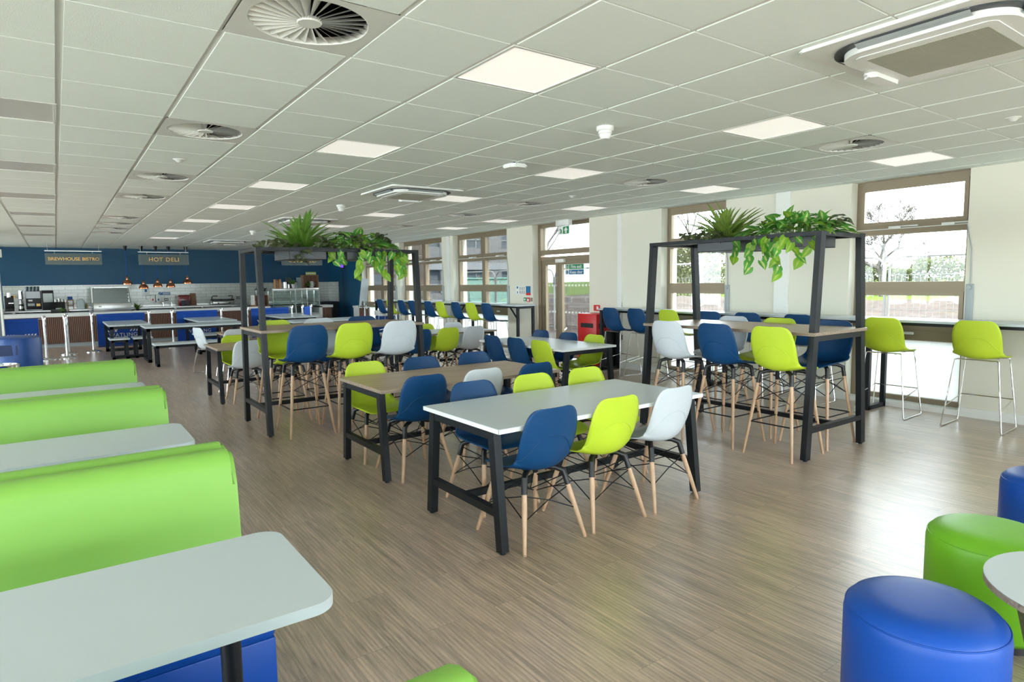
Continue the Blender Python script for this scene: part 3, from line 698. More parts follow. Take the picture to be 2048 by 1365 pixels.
seat('d', 'lime', 4.10, 9.5, 80, 'lime green shell chair at the left end of the far white table')
# window counters and their stools
def wall_counter(label, ya, yb):
    t = thing('breakfast_counter', label, 'counter', (0, 0, 0), 0, 'white breakfast counters along the windows')
    MB().box(7.60, XW-.002, ya, yb, 1.052, 1.08, .003, 1).obj('worktop', 'white_top', t)
    n = max(2, round((yb-ya)/2.05)+1)
    for i in range(n):
        y = ya+.03+(yb-ya-.06)*i/(n-1); f = MB()
        for x in (7.66, 8.05): f.bar((x, y, .0), (x, y, 1.05), .05, .05, (1, 0, 0))
        f.bar((7.64, y, .025), (8.07, y, .025), .05, .05).bar((7.64, y, 1.03), (8.07, y, 1.03), .05, .05)
        f.obj('leg_frame', 'black', t)
        b = MB()
        for s in (-1, 1):
            if ya < y+s*.4 < yb: b.bar((7.66, y, .78), (7.66, y+s*.27, 1.03), .035, .012)
        b.obj('brace', 'black', t)
    r = MB()
    for x in (7.66, 8.05): r.bar((x, ya, 1.035), (x, yb, 1.035), .035, .035)
    r.obj('rail', 'black', t); return t
wall_counter('long white breakfast counter under the two windows on the right', -3.2, 8.02)
wall_counter('long white breakfast counter under the far windows beyond the door', 10.42, 17.55)
K = ['lime', 'lime', 'navy', 'navy', 'navy', 'lime', 'navy', 'navy']; Y = [2.43, 3.31, 4.29, 5.0, 5.6, 6.31, 6.96, 7.53]
LB = ['lime green bar stool at the window counter, the one furthest right', 'lime green bar stool at the window counter just right of the plant frame',
 'navy bar stool at the window counter, third counted from the right', 'navy bar stool at the window counter, fourth counted from the right', 'navy bar stool at the window counter, fifth from the right, sunlit and greyish',
 'lime green bar stool at the window counter beside the plant frame far leg', 'navy bar stool at the window counter, second from the red bin', 'navy bar stool right next to the red bin']
for k, y, l in zip(K, Y, LB): seat('w', k, 7.62, y-.03, 90+(4 if y > 6 else -2), l)
K = ['navy', 'lime', 'navy', 'lime', 'navy', 'navy', 'navy', 'lime', 'navy']; Y = [11.2, 11.83, 12.47, 13.2, 13.78, 14.66, 15.28, 15.98, 16.62]
for i, (k, y) in enumerate(zip(K, Y)):
    seat('w', k, 7.60, y, 88, '%s bar stool at the far window counter, %s from the fire exit end' % (CN[k], ORD[i]))

# ------------------------------------------------------------------ booth seating on the left
def booth(yc, first, lab, labt):
    x0, x1 = -.75, .565
    for s, nm in ((-1, 'near'), (1, 'far')):
        t = thing('bench_sofa', '%s, %s half' % (lab, nm) if 0 else lab % ('facing us' if s < 0 else 'facing away from us'), 'sofa', (0, yc, 0), 0, 'back to back booth sofas')
        prof = [(.003, .02), (.003, .835), (.03, .86), (.055, .875), (.095, .872), (.135, .855), (.155, .82), (.17, .74), (.20, .44), (.20, .02)]
        MB().prism([(s*a, b) for a, b in prof], x0, x1, lambda a, b, z: (z, a, b), bev=.018).obj('backrest', 'green_vinyl', t)
        MB().box(x0, x1, *sorted((s*.20, s*.70)), .30, .45, .035, 3).obj('seat_cushion', 'blue_vinyl', t)
        MB().box(x0+.005, x1-.005, *sorted((s*.20, s*.69)), .05, .31, .008).obj('seat_base', 'blue_vinyl', t)
        MB().box(x0+.04, x1-.04, *sorted((s*.06, s*.66)), 0, .05).obj('plinth', 'blackpl', t)
        if s < 0: MB().box(x1, x1+.006, -.60, -.575, .255, .315).obj('maker_tab', 'dark', t)
for i, yc in enumerate((2.95, 4.98, 7.0)):
    booth(yc, i == 0, ('nearest', 'middle', 'furthest')[i]+' green backed booth sofa on the left, %s', '')
t = thing('bench_sofa', 'green backed booth sofa at the bottom edge, just its corner showing', 'sofa', (0, .855, 0), 0, 'back to back booth sofas')
MB().prism([(.003, .02), (.003, .835), (.03, .86), (.055, .875), (.095, .872), (.135, .855), (.155, .82), (.17, .74), (.20, .44), (.20, .02)], -.75, .565, lambda a, b, z: (z, a, b), bev=.012).obj('backrest', 'green_vinyl', t)
MB().box(-.75, .55, .20, .66, .05, .45, .03, 3).obj('seat_cushion', 'blue_vinyl', t)
def booth_table(yc, hw, lab, first=[None]):
    if first[0]: return dup(first[0], (-.06, yc, 0), 0, lab)
    t = thing('booth_table', lab, 'table', (-.06, yc, 0), 0, 'white booth tables'); first[0] = t
    MB().prism(rrect(1.24, .60, .07, 10), .708, .738, bev=.002).obj('tabletop', 'white_top', t)
    for x in (-.42, .40):
        MB().lathe([(.028, .03), (.028, .71)], 20, (x, 0, 0)).obj('leg', 'black', t)
        MB().lathe([(0, 0), (.2, 0), (.2, .008), (.06, .02), (.03, .03)], 24, (x, 0, 0)).obj('foot', 'black', t)
    return t
for i, yc in enumerate((1.88, 3.99, 6.06)): booth_table(yc, .3, ('nearest white booth table with rounded corners, at the bottom left', 'middle white booth table between the green sofas', 'furthest white booth table between the green sofas')[i])
# poufs and lounge table
def pouf(x, y, m, lab):
    t = thing('pouf', lab, 'pouf', (x, y, 0), 0, 'round upholstered poufs')
    R = .245
    MB().lathe([(0, .466), (R*.5, .465), (R*.70, .461), (R*.82, .452), (R*.90, .440), (R*.955, .424), (R*.985, .408), (R, .385), (R, .06), (R-.02, .035), (0, .035)], 64).obj('cushion', m, t, 60)
    pts = [(R*.972*math.cos(a), R*.972*math.sin(a), .4165) for a in np.linspace(0, 2*PI, 65)]
    MB().tube(pts, .003, 6, False).obj('piping', m, t, 60)
    MB().lathe([(0, 0), (R-.03, 0), (R-.03, .04), (0, .04)], 40).obj('plinth', 'blackpl', t)
pouf(2.345, .865, 'blue_vinyl', 'bright blue round pouf in the bottom right corner'); pouf(3.27, .955, 'pouf_green', 'green round pouf behind the round side table'); pouf(4.43, 1.02, 'blue_vinyl', 'blue round pouf cut by the right edge, behind the green pouf')
t = thing('side_table', 'low round side table with white top, between the blue and green poufs', 'table', (2.79, .47, 0))
MB().lathe([(0, .50), (.35, .50), (.352, .498)], 64).obj('tabletop', 'white_top', t)
MB().lathe([(.352, .498), (.352, .474), (.345, .472), (0, .472)], 64).obj('ply_edge', wood('ply_edge', (.16, .12, .09), (.34, .27, .21), 0, 6, .5, 9, .05), t)
for k in range(3):
    a = 2.05+k*2*PI/3; e = Vector((math.cos(a), math.sin(a), 0))
    MB().bar(e*.25+Vector((0, 0, .47)), e*.15, .15, .022, (-e.y, e.x, 0)).obj('leg', 'oak_edge', t)

# ------------------------------------------------------------------ slatted canteen tables, benches and stools near the counter
def loop_frame(w, h, s=.07):
    m = MB(); m.bar((0, -w/2, s/2), (0, w/2, s/2), s, s).bar((0, -w/2, h-s/2), (0, w/2, h-s/2), s, s)
    for y in (-w/2+s/2, w/2-s/2): m.bar((0, y, 0), (0, y, h), s, s, (1, 0, 0))
    return m
def slatted(name, lab, cat, x, y, rz, L, D, H, grp, n=5):
    t = thing(name, lab, cat, (x, y, 0), rz, grp)
    m = MB()
    for i in range(n): m.box(-L/2, L/2, -D/2+D/n*i+.003, -D/2+D/n*(i+1)-.003, H-.035, H, .003, 1)
    m.obj('slatted_top', 'white_top', t)
    for s in (-1, 1):
        o = loop_frame(D-.06, H-.035, .065 if H > .5 else .05).obj('leg_frame', 'black', t); o.location = (s*(L/2-.06), 0, 0)
    b = MB()
    for y_ in (-D/2+.05, D/2-.05): b.bar((-L/2+.06, y_, H-.06), (L/2-.06, y_, H-.06), .03, .05)
    b.obj('rail', 'black', t); return t
g = 'slatted canteen tables'; gb = 'slatted benches and stools'
slatted('canteen_table', 'small slatted canteen table with two stools, before the left logo banner', 'table', 1.28, 17.25, PI/2, 2.05, .82, .74, g)
slatted('canteen_table', 'long slatted canteen table with long bench, left of the plant frame', 'table', 2.42, 15.3, 0, 1.98, .95, .74, g)
slatted('canteen_table', 'slatted canteen table before the middle logo banner', 'table', 3.09, 17.35, PI/2, 2.1, .86, .74, g)
slatted('canteen_table', 'slatted canteen table before the banner behind the left plant frame', 'table', 5.06, 17.45, PI/2, 2.1, .92, .74, g)
slatted('canteen_table', 'long slatted canteen table glimpsed over the left tall table', 'table', 5.2, 14.65, 0, 1.95, .95, .74, g)
slatted('bench', 'long slatted bench on the near side of the long canteen table', 'bench', 2.35, 14.12, 0, 1.75, .4, .45, gb, 3)
slatted('bench', 'slatted bench at the near end of the canteen table before the middle banner', 'bench', 3.0, 16.2, 0, .9, .7, .45, gb, 3)
slatted('stool', 'square slatted stool under the small canteen table, left one', 'stool', 1.06, 16.35, 0, .38, .6, .45, gb, 3)
slatted('stool', 'square slatted stool under the small canteen table, right one', 'stool', 1.50, 16.35, 0, .38, .6, .45, gb, 3)

# ------------------------------------------------------------------ planters and plants
def trough(x, y, rz, L, D, lab):
    t = thing('planter_box', lab, 'planter', (x, y, 1.835), rz, 'black steel planter troughs')
    m = MB(); m.box(-L/2, L/2, -D/2, D/2, 0, .004)
    for a in ((-L/2, L/2, -D/2, -D/2+.004), (-L/2, L/2, D/2-.004, D/2), (-L/2, -L/2+.004, -D/2, D/2), (L/2-.004, L/2, -D/2, D/2)): m.box(*a, 0, .125)
    m.obj('box', mat('planter_grey', (.05, .057, .065), .4, bump=.15, bscale=500), t); MB().box(-L/2+.01, L/2-.01, -D/2+.01, D/2-.01, .06, .10).obj('soil', 'soil', t)
    for s in (-1, 1): MB().box(-L/2, L/2, *sorted((s*D/2, s*.37)), .118, .125).obj('hanging_lip', 'black', t)
def leaf_grid(m, base, d, up, L, Wd, heart=True, curl=.3, fold=.25):
    d = d.normalized(); side = d.cross(up); side = side.normalized() if side.length > 1e-4 else d.orthogonal().normalized(); up = side.cross(d)
    rows, uvs = [], []
    for i, v in enumerate((0, .12, .3, .5, .7, .87, 1)):
        w = Wd*(( .5, .92, 1, .86, .56, .24, .02)[i] if heart else (.1, .45, .9, 1, .8, .42, .03)[i])
        c = base+d*(L*v)-up*(curl*L*v*v)
        rows.append([c+side*(u*w)+up*(abs(u)*fold*w)-(d*(.16*L) if heart and i == 0 and abs(u) > .5 else d*0) for u in (-1, -.5, 0, .5, 1)])
        uvs.append([(u, v) for u in (-1, -.5, 0, .5, 1)])
    m.grid(rows, uvs)
def rnd(a, b): return random.uniform(a, b)
def fern(x, y, z, lab, n=58, S_=1., lm='fern'):
    t = thing('fern_plant', lab, 'plant', (x, y, z), 0, 'ferns')
    m = MB(); st = MB()
    for k in range(n):
        az = k*2.4+rnd(-.3, .3); el = rnd(.6, 1.5) if k % 3 else rnd(.15, .7); L = S_*rnd(.36, .52)*(1 if el > .6 else .85)
        e = Vector((math.cos(az)*math.cos(el), math.sin(az)*math.cos(el), math.sin(el))); out = Vector((math.cos(az), math.sin(az), 0))
        pts = []; p = Vector((rnd(-.05, .05), rnd(-.05, .05), 0)); dr = e.copy(); N = 26
        for i in range(N+1):
            pts.append(p.copy()); p = p+dr*(L/N); dr = (dr+out*.016-Vector((0, 0, .022*(i/N)**1.2+.004))).normalized()
        st.tube(pts[::4]+[pts[-1]], [.0035]*(len(pts[::4]))+[.001], 4)
        sd = dr.cross(Vector((0, 0, 1))).normalized()
        for i in range(3, N):
            v = i/N; w = .054*S_*(math.sin(PI*min(1, (.12+v*.92)))**.7)*(.55 if v < .15 else 1); tn = (pts[i+1]-pts[i]).normalized(); nrm = sd.cross(tn)
            for s in (-1, 1):
                dd = (sd*s+tn*.45+nrm*.25).normalized(); b0 = pts[i]; h = L/N*.62
                a = b0+tn*h; c_ = b0-tn*h; tip = b0+dd*w
                m.grid([[c_, c_*.45+tip*.55-tn*h*.2, tip], [a, a*.45+tip*.55+tn*h*.3, tip+tn*.004]], [[(0, 0), (s*.6, .5), (s, 1)], [(0, 0), (s*.6, .5), (s, 1)]])
    m.obj('fronds', lm, t, None, False); st.obj('stems', 'stem', t)
def ripple(x, y, z, spots, lab):
    t = thing('ripple_leaf_plant', lab, 'plant', (x, y, z), 0, 'dark ripple leaved plants'); m = MB(); st = MB()
    for (a, b, c_) in spots:
        for k in range(7):
            az = rnd(0, 2*PI); q = Vector((a+rnd(-.06, .06), b+rnd(-.06, .06), c_+rnd(-.03, .07))); d = Vector((math.cos(az), math.sin(az), rnd(-.3, .4)))
            leaf_grid(m, q, d, Vector((rnd(-.2, .2), rnd(-.2, .2), 1)), rnd(.07, .11), rnd(.035, .05), True, .5, .35); st.tube([Vector((a*.7, b*.6, 0)), q*.6+Vector((a, b, c_+.05))*.4, q], .002, 4)
    m.obj('leaves', 'pepero', t, 50, False); st.obj('stems', 'stem', t)
def pothos(x, y, z, lab, hx, hy, trails, n=150):
    t = thing('trailing_plant', lab, 'plant', (x, y, z), 0, 'variegated trailing plants'); m = MB(); y_ = MB(); st = MB()
    for k in range(n):
        az = rnd(0, 2*PI); r = rnd(0, 1)**.5; q = Vector((hx*r*math.cos(az), hy*r*math.sin(az), .02+.17*(1-r*r)*rnd(.5, 1.15)+rnd(0, .05)))
        d = Vector((math.cos(az)*r+rnd(-.5, .5), math.sin(az)*r+rnd(-.5, .5), rnd(-.35, .8)*(1.2-r)))
        leaf_grid(m if rnd(0, 1) > .18 else y_, q, d, Vector((rnd(-.3, .3), rnd(-.3, .3), 1)), rnd(.09, .145), rnd(.033, .05), True, rnd(.1, .5), .3)
        if k % 3 == 0: st.tube([Vector((q.x*.4, q.y*.4, 0)), q*.5+Vector((0, 0, .06)), q], .0022, 4)
    for (a, b, drop) in trails:
        pts = [Vector((a*.4, b*.4, .05)), Vector((a*.9, b*.9, .06))]; p = Vector((a, b, .0)); 
        nn = max(2, int(drop/.05))
        for i in range(nn+1):
            pts.append(p.copy()); dr = p+Vector((rnd(-.03, .03), rnd(-.03, .03), -.05)); 
            az = rnd(0, 2*PI); d = Vector((math.cos(az)*.6, math.sin(az)*.6, -rnd(.5, 1)))
            leaf_grid(m if rnd(0, 1) > .45 else y_, p, d, Vector((-d.y*.2-.6, d.x*.2-.8, .4)), rnd(.085, .12), rnd(.034, .046), True, .2, .25); p = dr
        st.tube(pts, .0022, 4)
    m.obj('leaves', 'pothos', t, 50, False); y_.obj('young_leaves', 'lime_leaf', t, 50, False); st.obj('stems', 'stem', t)
trough(2.23, 7.12, 0, .40, .56, 'black planter trough on the left plant frame, holding the tall fern')
trough(2.86, 7.12, 0, .40, .56, 'black planter trough on the left plant frame, holding trailing plants')
trough(5.58, 3.93, 0, .56, .42, 'black planter trough on the right plant frame, holding the fern')
trough(5.58, 3.24, 0, .56, .42, 'black planter trough on the right plant frame, holding trailing plants')
fern(2.24, 7.1, 1.93, 'tall upright green fern on the left plant frame')
ripple(2.23, 7.1, 1.93, [(-.3, -.1, .05), (-.24, -.25, .06), (-.2, .2, .1), (.2, -.22, .05), (.3, .1, .06), (-.05, -.28, .0), (-.42, .0, .03), (.12, -.3, .08), (-.08, -.33, -.1)], 'dark ripple leaved plant at the foot of the left fern')
pothos(2.88, 7.1, 1.92, 'variegated trailing plant on the left plant frame', .46, .34, [(.1, -.36, .16), (-.1, -.36, .26), (.3, -.35, .22), (-.3, -.33, .12), (-.38, -.2, .1), (.52, -.2, .24), (.55, 0, .2), (.0, -.38, .1), (.42, -.34, .3), (.2, -.37, .3)])
ripple(2.88, 7.1, 1.95, [(-.1, -.25, .12), (.02, -.32, .02), (.25, -.1, .15), (.4, .05, .1), (-.2, .1, .14)], 'dark ripple leaved plant among the left trailing plant')
fern(5.56, 3.98, 1.93, 'yellowish green fern on the right plant frame', 58, .92, 'fern2')
ripple(5.56, 4.0, 1.92, [(-.26, .22, .06), (-.28, .08, .05), (-.25, -.05, .08), (0, .28, .1), (-.1, .3, .05)], 'grey ripple leaved plant at the foot of the right fern')
pothos(5.56, 3.25, 1.92, 'variegated trailing plant on the right plant frame', .34, .46, [(-.36, .05, .2), (-.37, .18, .26), (-.35, -.05, .34), (-.33, -.2, .2), (-.3, -.35, .1), (-.32, .42, .16), (-.36, .1, .12), (-.36, -.12, .12)], 170)
ripple(5.56, 3.25, 1.95, [(0, -.4, .08), (.1, .35, .1)], 'small dark ripple leaves in the right trailing plant')

# ------------------------------------------------------------------ serving counter
ct = thing('serving_counter', 'long serving counter with dark wood slats and white top', 'counter', (0, 0, 0))
def slats(x0, x1, y, z0, z1, parent, name='slat_panel'):
    MB().box(x0, x1, y+.016, y+.03, z0, z1).obj('slat_backing', 'blackpl', parent); m = MB()
    n = int((x1-x0)/.042)
    for i in range(n): m.box(x0+.042*i+.006, x0+.042*i+.032, y-.004, y+.016, z0, z1)
    return m.obj(name, 'walnut', parent)
MB().box(-2.2, 5.42, 20.46, 21.15, .80, .895, .004, 1).obj('worktop', 'white', ct)
MB().box(5.42, 7.0, 20.46, 21.15, .47, .575, .004, 1).box(6.98, 7.06, 20.46, 21.15, .47, .86, .004, 1).box(6.98, 7.42, 20.46, 21.15, .80, .88, .004, 1).obj('low_worktop', 'white', ct)
slats(-2.2, 5.42, 20.48, .10, .80, ct); slats(5.42, 7.0, 20.48, .1, .47, ct); slats(7.0, 7.4, 20.48, .1, .80, ct)
MB().box(-2.2, 7.4, 20.52, 20.56, 0, .10).obj('kickboard', 'grey', ct)
MB().box(-2.2, 5.42, 20.55, 21.1, .02, .80).box(5.42, 7.0, 20.55, 21.1, .02, .47).box(7.05, 7.4, 20.55, 21.1, .02, .8).obj('carcass', 'grey', ct)
bc = thing('steel_back_counter', 'stainless steel back counter along the tiled wall', 'counter', (0, 0, 0))
MB().box(-2.2, 7.3, 21.92, 22.57, .90, .945, .004, 1).box(-2.2, 7.3, 22.55, 22.58, .94, 1.0).obj('worktop', 'steel', bc)
m = MB()
for x in (-2.2, -1.0, -.05, .75, 1.9, 2.95, 3.7, 4.6, 5.6, 6.6, 7.26): m.box(x, x+.06, 21.98, 22.55, .05, .9)
m.obj('uprights', 'steel', bc); MB().box(-2.2, 7.3, 22.5, 22.55, .05, .9).obj('back_panel', 'grey', bc)
for i, (x0, x1) in enumerate(((-.95, -.08), (.02, .72), (.82, 1.86), (2.0, 2.9), (5.7, 6.55))):
    o = MB().box(x0, x1, 21.96, 21.99, .1, .86, .004).obj('cabinet_door', 'steel', bc); MB().box(x0+.05, x0+.2, 21.94, 21.96, .78, .8).obj('handle', 'chrome', o)
MB().box(3.02, 3.68, 21.97, 22.4, .70, .80).box(3.78, 7.2, 21.98, 22.5, .55, .58).obj('shelf', 'white', bc)
MB().box(7.45, 8.06, 21.7, 22.55, .05, .95).obj('end_cabinet', 'dark', bc)
lc = thing('low_cabinet', 'low dark wood cabinet against the blue return wall', 'cabinet', (7.68, 19.9, 0))
MB().box(-.24, .36, -.28, .28, .04, .47, .004).obj('body', 'walnut', lc); MB().box(-.22, .34, -.25, .26, 0, .04).obj('plinth', 'blackpl', lc)
pd = thing('slatted_pedestal', 'small slatted pedestal with white top in the corner by the window', 'cabinet', (0, 0, 0))
slats(7.74, 8.05, 19.0, .02, .80, pd); MB().box(7.74, 8.05, 19.02, 19.5, 0, .8).obj('carcass', 'white', pd); MB().box(7.72, 8.06, 18.98, 19.52, .80, .86, .004).obj('worktop', 'white', pd)
ps = thing('poster_stand', 'grey upright display board on a pole beside the counter end', 'display stand', (7.74, 18.6, 0))
MB().lathe([(0, 0), (.19, 0), (.19, .012), (.02, .03), (.02, .95), (0, .95)], 24).obj('pole', 'chrome', ps)
MB().bar((-.06, 0, .86), (.06, .0, 1.72), .27, .02, (1, .25, 0)).obj('panel', 'grey', ps)
MB().bar((-.08, -.02, .78), (-.06, -.02, 1.02), .035, .03, (1, 0, 0)).bar((.06, -.02, .78), (.08, -.02, 1.02), .035, .03, (1, 0, 0)).box(-.2, .16, -.03, .01, .84, .88).obj('clamps', 'chrome', ps)
# hanging signs
def hsign(xc, w, words, size, lab, sp=1.):
    t = thing('hanging_sign', lab, 'sign', (xc, 20.4, 0), 0, 'glass signs hanging over the counter')
    MB().box(-w/2, w/2, -.006, .006, 2.165, 2.465).obj('glass_panel', 'signglass', t)
    m = MB().box(-w/2, w/2, -.012, .012, 2.515, 2.535)
    for s in (-1, 1): m.tube([(s*w*.33, 0, 2.52), (s*w*.33, 0, 2.46)], .006, 6)
    m.obj('bar', 'steel', t); c = MB()
    for s in (-1, 1): c.tube([(s*w*.45, 0, 2.53), (s*w*.45, 0, CH)], .0025, 5)
    c.obj('wires', 'steel', t)
    text(words, size, 'amber', t, (0, -.009, 2.315), off=.0018, space=sp)
hsign(.45, 1.24, 'BREWHOUSE BISTRO', .118, 'hanging glass sign reading Brewhouse Bistro'); hsign(2.55, 1.26, 'HOT DELI', .155, 'hanging glass sign reading Hot Deli', 1.15); hsign(6.45, 1.30, 'COLD DELI', .155, 'hanging glass sign reading Cold Deli, behind the left planter', 1.15)
# copper heat lamps
LMP = [(1.60, 1.625), (1.99, 1.50), (2.35, 1.545), (2.68, 1.53), (3.13, 1.63)]
for i, (x, z) in enumerate(LMP):
    t = thing('pendant_lamp', 'copper dome pendant lamp over the counter, %s from the left' % ORD[i], 'pendant lamp', (x+.06, 20.9, z), 0, 'copper heat lamps over the counter')
    prof = [(.118, 0), (.120, .012), (.116, .05), (.098, .095), (.068, .125), (.034, .140), (.034, .143)]
    MB().lathe(prof+[(.030, .139), (.064, .121), (.093, .092), (.111, .05), (.115, .012), (.115, 0), (.118, 0)], 32).obj('shade', 'copper', t)
    MB().lathe([(.033, .14), (.033, .20), (.026, .215), (.0, .216)], 20).obj('collar', 'copper', t)
    MB().lathe([(.022, .21), (.022, .25), (.008, .26), (0, .26)], 14).obj('holder', 'blackpl', t)
    MB().tube([(0, 0, .25), (0, 0, CH-z-.1)], .009, 8).obj('cord', 'banner', t)
    MB().lathe([(.018, CH-z-.14), (.045, CH-z-.05), (.05, CH-z), (0, CH-z)], 20).obj('ceiling_cup', 'blackpl', t)
    MB().lathe([(0, .03), (.03, .04), (.035, .08), (.02, .13), (0, .13)], 14).obj('bulb', 'white', t)
# counter top appliances
t = thing('heated_display_cabinet', 'stainless glass fronted hot display cabinet on the counter', 'display cabinet', (1.24, 20.8, .895))
MB().box(-.44, .44, -.28, .28, .0, .235, .004).obj('base', 'steel', t); fr = MB()
for s in (-1, 1): fr.bar((s*.435, -.28, .235), (s*.405, -.08, .66), .02, .03).bar((s*.435, .27, .235), (s*.435, .27, .66), .02, .02)
fr.box(-.44, .44, -.09, .28, .645, .67).obj('frame', 'steel', t)
MB().bar((0, -.275, .24), (0, -.085, .645), .84, .006, (1, 0, 0)).obj('front_glass', 'clear', t)
for z in (.36, .50): 
    o = MB().box(-.41, .41, -.15, .26, z, z+.006).obj('glass_shelf', 'clear', t)
MB().box(-.42, .42, .25, .265, .24, .64).obj('back_panel', mat('cabinet_back', (.42, .43, .41), .5), t)
m = MB()
for k in range(3): m.lathe([(0, -.02), (.014, -.02), (.014, 0)], 12, (.38, -.30+.01, .34+.09*k), 1)
for x in (-.02, .02): m.box(-.3+x*.8, -.275+x*.8, -.284, -.28, .13, .16)
m.obj('controls', 'blackpl', t)
def pot_plant(name, lab, x, y, z, r, h, pot, n, lm='fern'):
    t = thing(name, lab, 'plant', (x, y, z)); 
    if pot: MB().lathe([(0, 0), (r*.7, 0), (r, pot), (r*.92, pot), (0, pot*.85)], 18).obj('pot', 'steel' if pot > .08 else 'blackpl', t)
    m = MB()
    for k in range(n):
        a = rnd(0, 2*PI); el = rnd(.3, 1.5); d = Vector((math.cos(a)*math.cos(el), math.sin(a)*math.cos(el), math.sin(el)))
        leaf_grid(m, Vector((rnd(-.02, .02), rnd(-.02, .02), pot*.9)), d, Vector((0, 0, 1)) if el < 1.3 else Vector((1, 0, 0)), h*rnd(.6, 1.1), h*.07, False, .35, .2)
    m.obj('leaves', lm, t, None, False)
pot_plant('potted_plant', 'small bushy green plant at the left of the counter', .11, 20.7, .895, .05, .14, .04, 46); pot_plant('potted_plant', 'spiky green plant beside the hot display cabinet', 1.85, 20.7, .895, .06, .22, .05, 60)
t = thing('coffee_machine', 'big black coffee machine on the back counter', 'coffee machine', (-.52, 22.2, .945))
MB().box(-.17, .17, -.2, .2, .03, .54, .008).obj('body', 'blackpl', t); MB().box(-.16, .16, -.21, -.2, .34, .53).obj('screen', mat('screen_black', (.004, .004, .005), .08), t)
MB().box(-.13, .02, -.212, -.2, .13, .2).obj('panel', 'grey', t); MB().box(.06, .15, -.212, -.2, .12, .19).obj('warning_label', 'amber', t); MB().box(-.11, -.02, -.213, -.2, .26, .3).obj('badge', 'paper', t)
m = MB()
for x in (-.13, -.05, .03, .11): m.lathe([(0, 0), (.03, 0), (.04, .13), (.034, .13), (.026, .01), (0, .01)], 14, (x, .05, .54))
m.obj('bean_hoppers', mat('tinted_plastic', (.06, .11, .13), .15), t)
t = thing('milk_cooler', 'dark glass fronted cooler beside the coffee machine', 'cooler', (-.18, 22.2, .945)); MB().box(-.15, .12, -.18, .18, .0, .55, .006).obj('body', 'blackpl', t); MB().box(-.12, .1, -.186, -.18, .22, .47).obj('glass_door', mat('smoky_glass', (.1, .14, .09), .1), t)
t = thing('coffee_grinder', 'black and chrome coffee grinder left of the coffee machine', 'grinder', (-.80, 22.2, .945)); MB().lathe([(0, 0), (.06, 0), (.05, .2), (.03, .3), (.055, .33), (.05, .56), (0, .57)], 16).obj('body', 'chrome', t); MB().lathe([(.07, 0), (.07, .04), (.05, .06), (.056, .18), (0, .2)], 14).obj('base', 'blackpl', t)
t = thing('espresso_machine', 'small black espresso machine at the far left of the back counter', 'coffee machine', (-1.06, 22.2, .945)); MB().box(-.1, .1, -.12, .15, 0, .07, .01).box(-.1, .1, .0, .15, .07, .42, .01).obj('body', 'blackpl', t); MB().tube([(.0, -.1, .22), (.11, -.16, .22)], .02, 10).lathe([(0, .38), (.05, .38), (.05, .5), (0, .5)], 12).obj('group_head', 'chrome', t)
tag(MB().box(-1.03, -.93, 22.57, 22.578, 1.29, 1.37).obj('warning_plate', 'amber'), 'yellow notice plate on the tiles at far left', 'notice')
t = thing('cash_till', 'black till and screen on the front counter at left', 'till', (.03, 20.98, .895)); MB().box(-.17, .17, -.18, .15, 0, .1, .006).obj('drawer', 'blackpl', t); MB().bar((0, -.02, .1), (0, .1, .28), .3, .03, (1, 0, 0)).obj('screen', 'blackpl', t); MB().box(-.06, .06, -.16, -.1, .1, .13).obj('card_reader', 'grey', t)
for i, x in enumerate((-.02, .06, .14, .21)):
    t = thing('cup', 'cup on the shelf above the till, %s from left' % ORD[i], 'cup', (x, 21.4, 1.165), 0, 'cups above the till'); MB().lathe([(0, 0), (.025, 0), (.035, .08 if i != 1 else .11), (.03, .08 if i != 1 else .11), (.02, .01), (0, .01)], 14).obj('bowl', 'white' if i in (0, 3) else 'steel', t)
t = thing('cup_stand', 'dark wooden stand on the counter carrying cups behind the till', 'stand', (.1, 21.42, .0)); MB().box(-.17, .17, -.12, .12, 1.14, 1.165).obj('top', 'crate', t)
m = MB()
for sx in (-.15, .15):
    for sy in (-.1, .1): m.box(sx-.012, sx+.012, sy-.012, sy+.012, .0, 1.14)
m.obj('legs', 'crate', t)
t = thing('wooden_rack', 'small open wooden rack on the back counter', 'rack', (.32, 22.2, .945)); m = MB()
for x in (-.07, .07):
    for y in (-.08, .08): m.box(x-.01, x+.01, y-.01, y+.01, 0, .28)
m.box(-.08, .08, -.09, .09, .25, .27).box(-.08, .08, -.09, .09, .1, .115).obj('frame', 'crate', t)
tag(MB().box(.26, .38, 22.14, 22.24, 1.225, 1.31, .01).obj('blue_cloth_packet', 'blue_pl'), 'folded blue cloth on the small wooden rack', 'cloth')
t = thing('water_container', 'translucent water container with handle on the back counter', 'container', (.57, 22.2, .945)); MB().prism(rrect(.19, .15, .03), 0, .25, bev=.02).obj('body', mat('jug_plastic', (.40, .48, .46), .25), t); MB().tube([(-.03, 0, .24), (-.03, 0, .29), (.05, 0, .29), (.05, 0, .24)], .01, 8).obj('handle', 'grey', t); MB().tube([(-.07, 0, .24), (-.07, 0, .42), (-.1, 0, .42)], .006, 6).obj('pump', 'steel', t)
t = thing('spray_bottle', 'small yellow bottle beside the water container', 'bottle', (.70, 22.2, .945)); MB().lathe([(0, 0), (.03, 0), (.03, .11), (.012, .14), (.012, .17), (0, .17)], 14).obj('body', mat('yellow_plastic', (.45, .32, .08), .4), t)
t = thing('paper_towel_dispenser', 'white paper towel dispenser on the tiles', 'dispenser', (2.25, 22.5, 1.28)); MB().box(-.1, .1, -.08, .08, 0, .23, .015).obj('case', 'white', t); MB().box(-.03, .03, -.085, -.08, .12, .2).obj('logo', 'signblue', t); MB().tube([(0, -.02, 0), (.0, -.03, -.1), (.03, -.05, -.12)], .008, 6).obj('tail', 'grey', t)
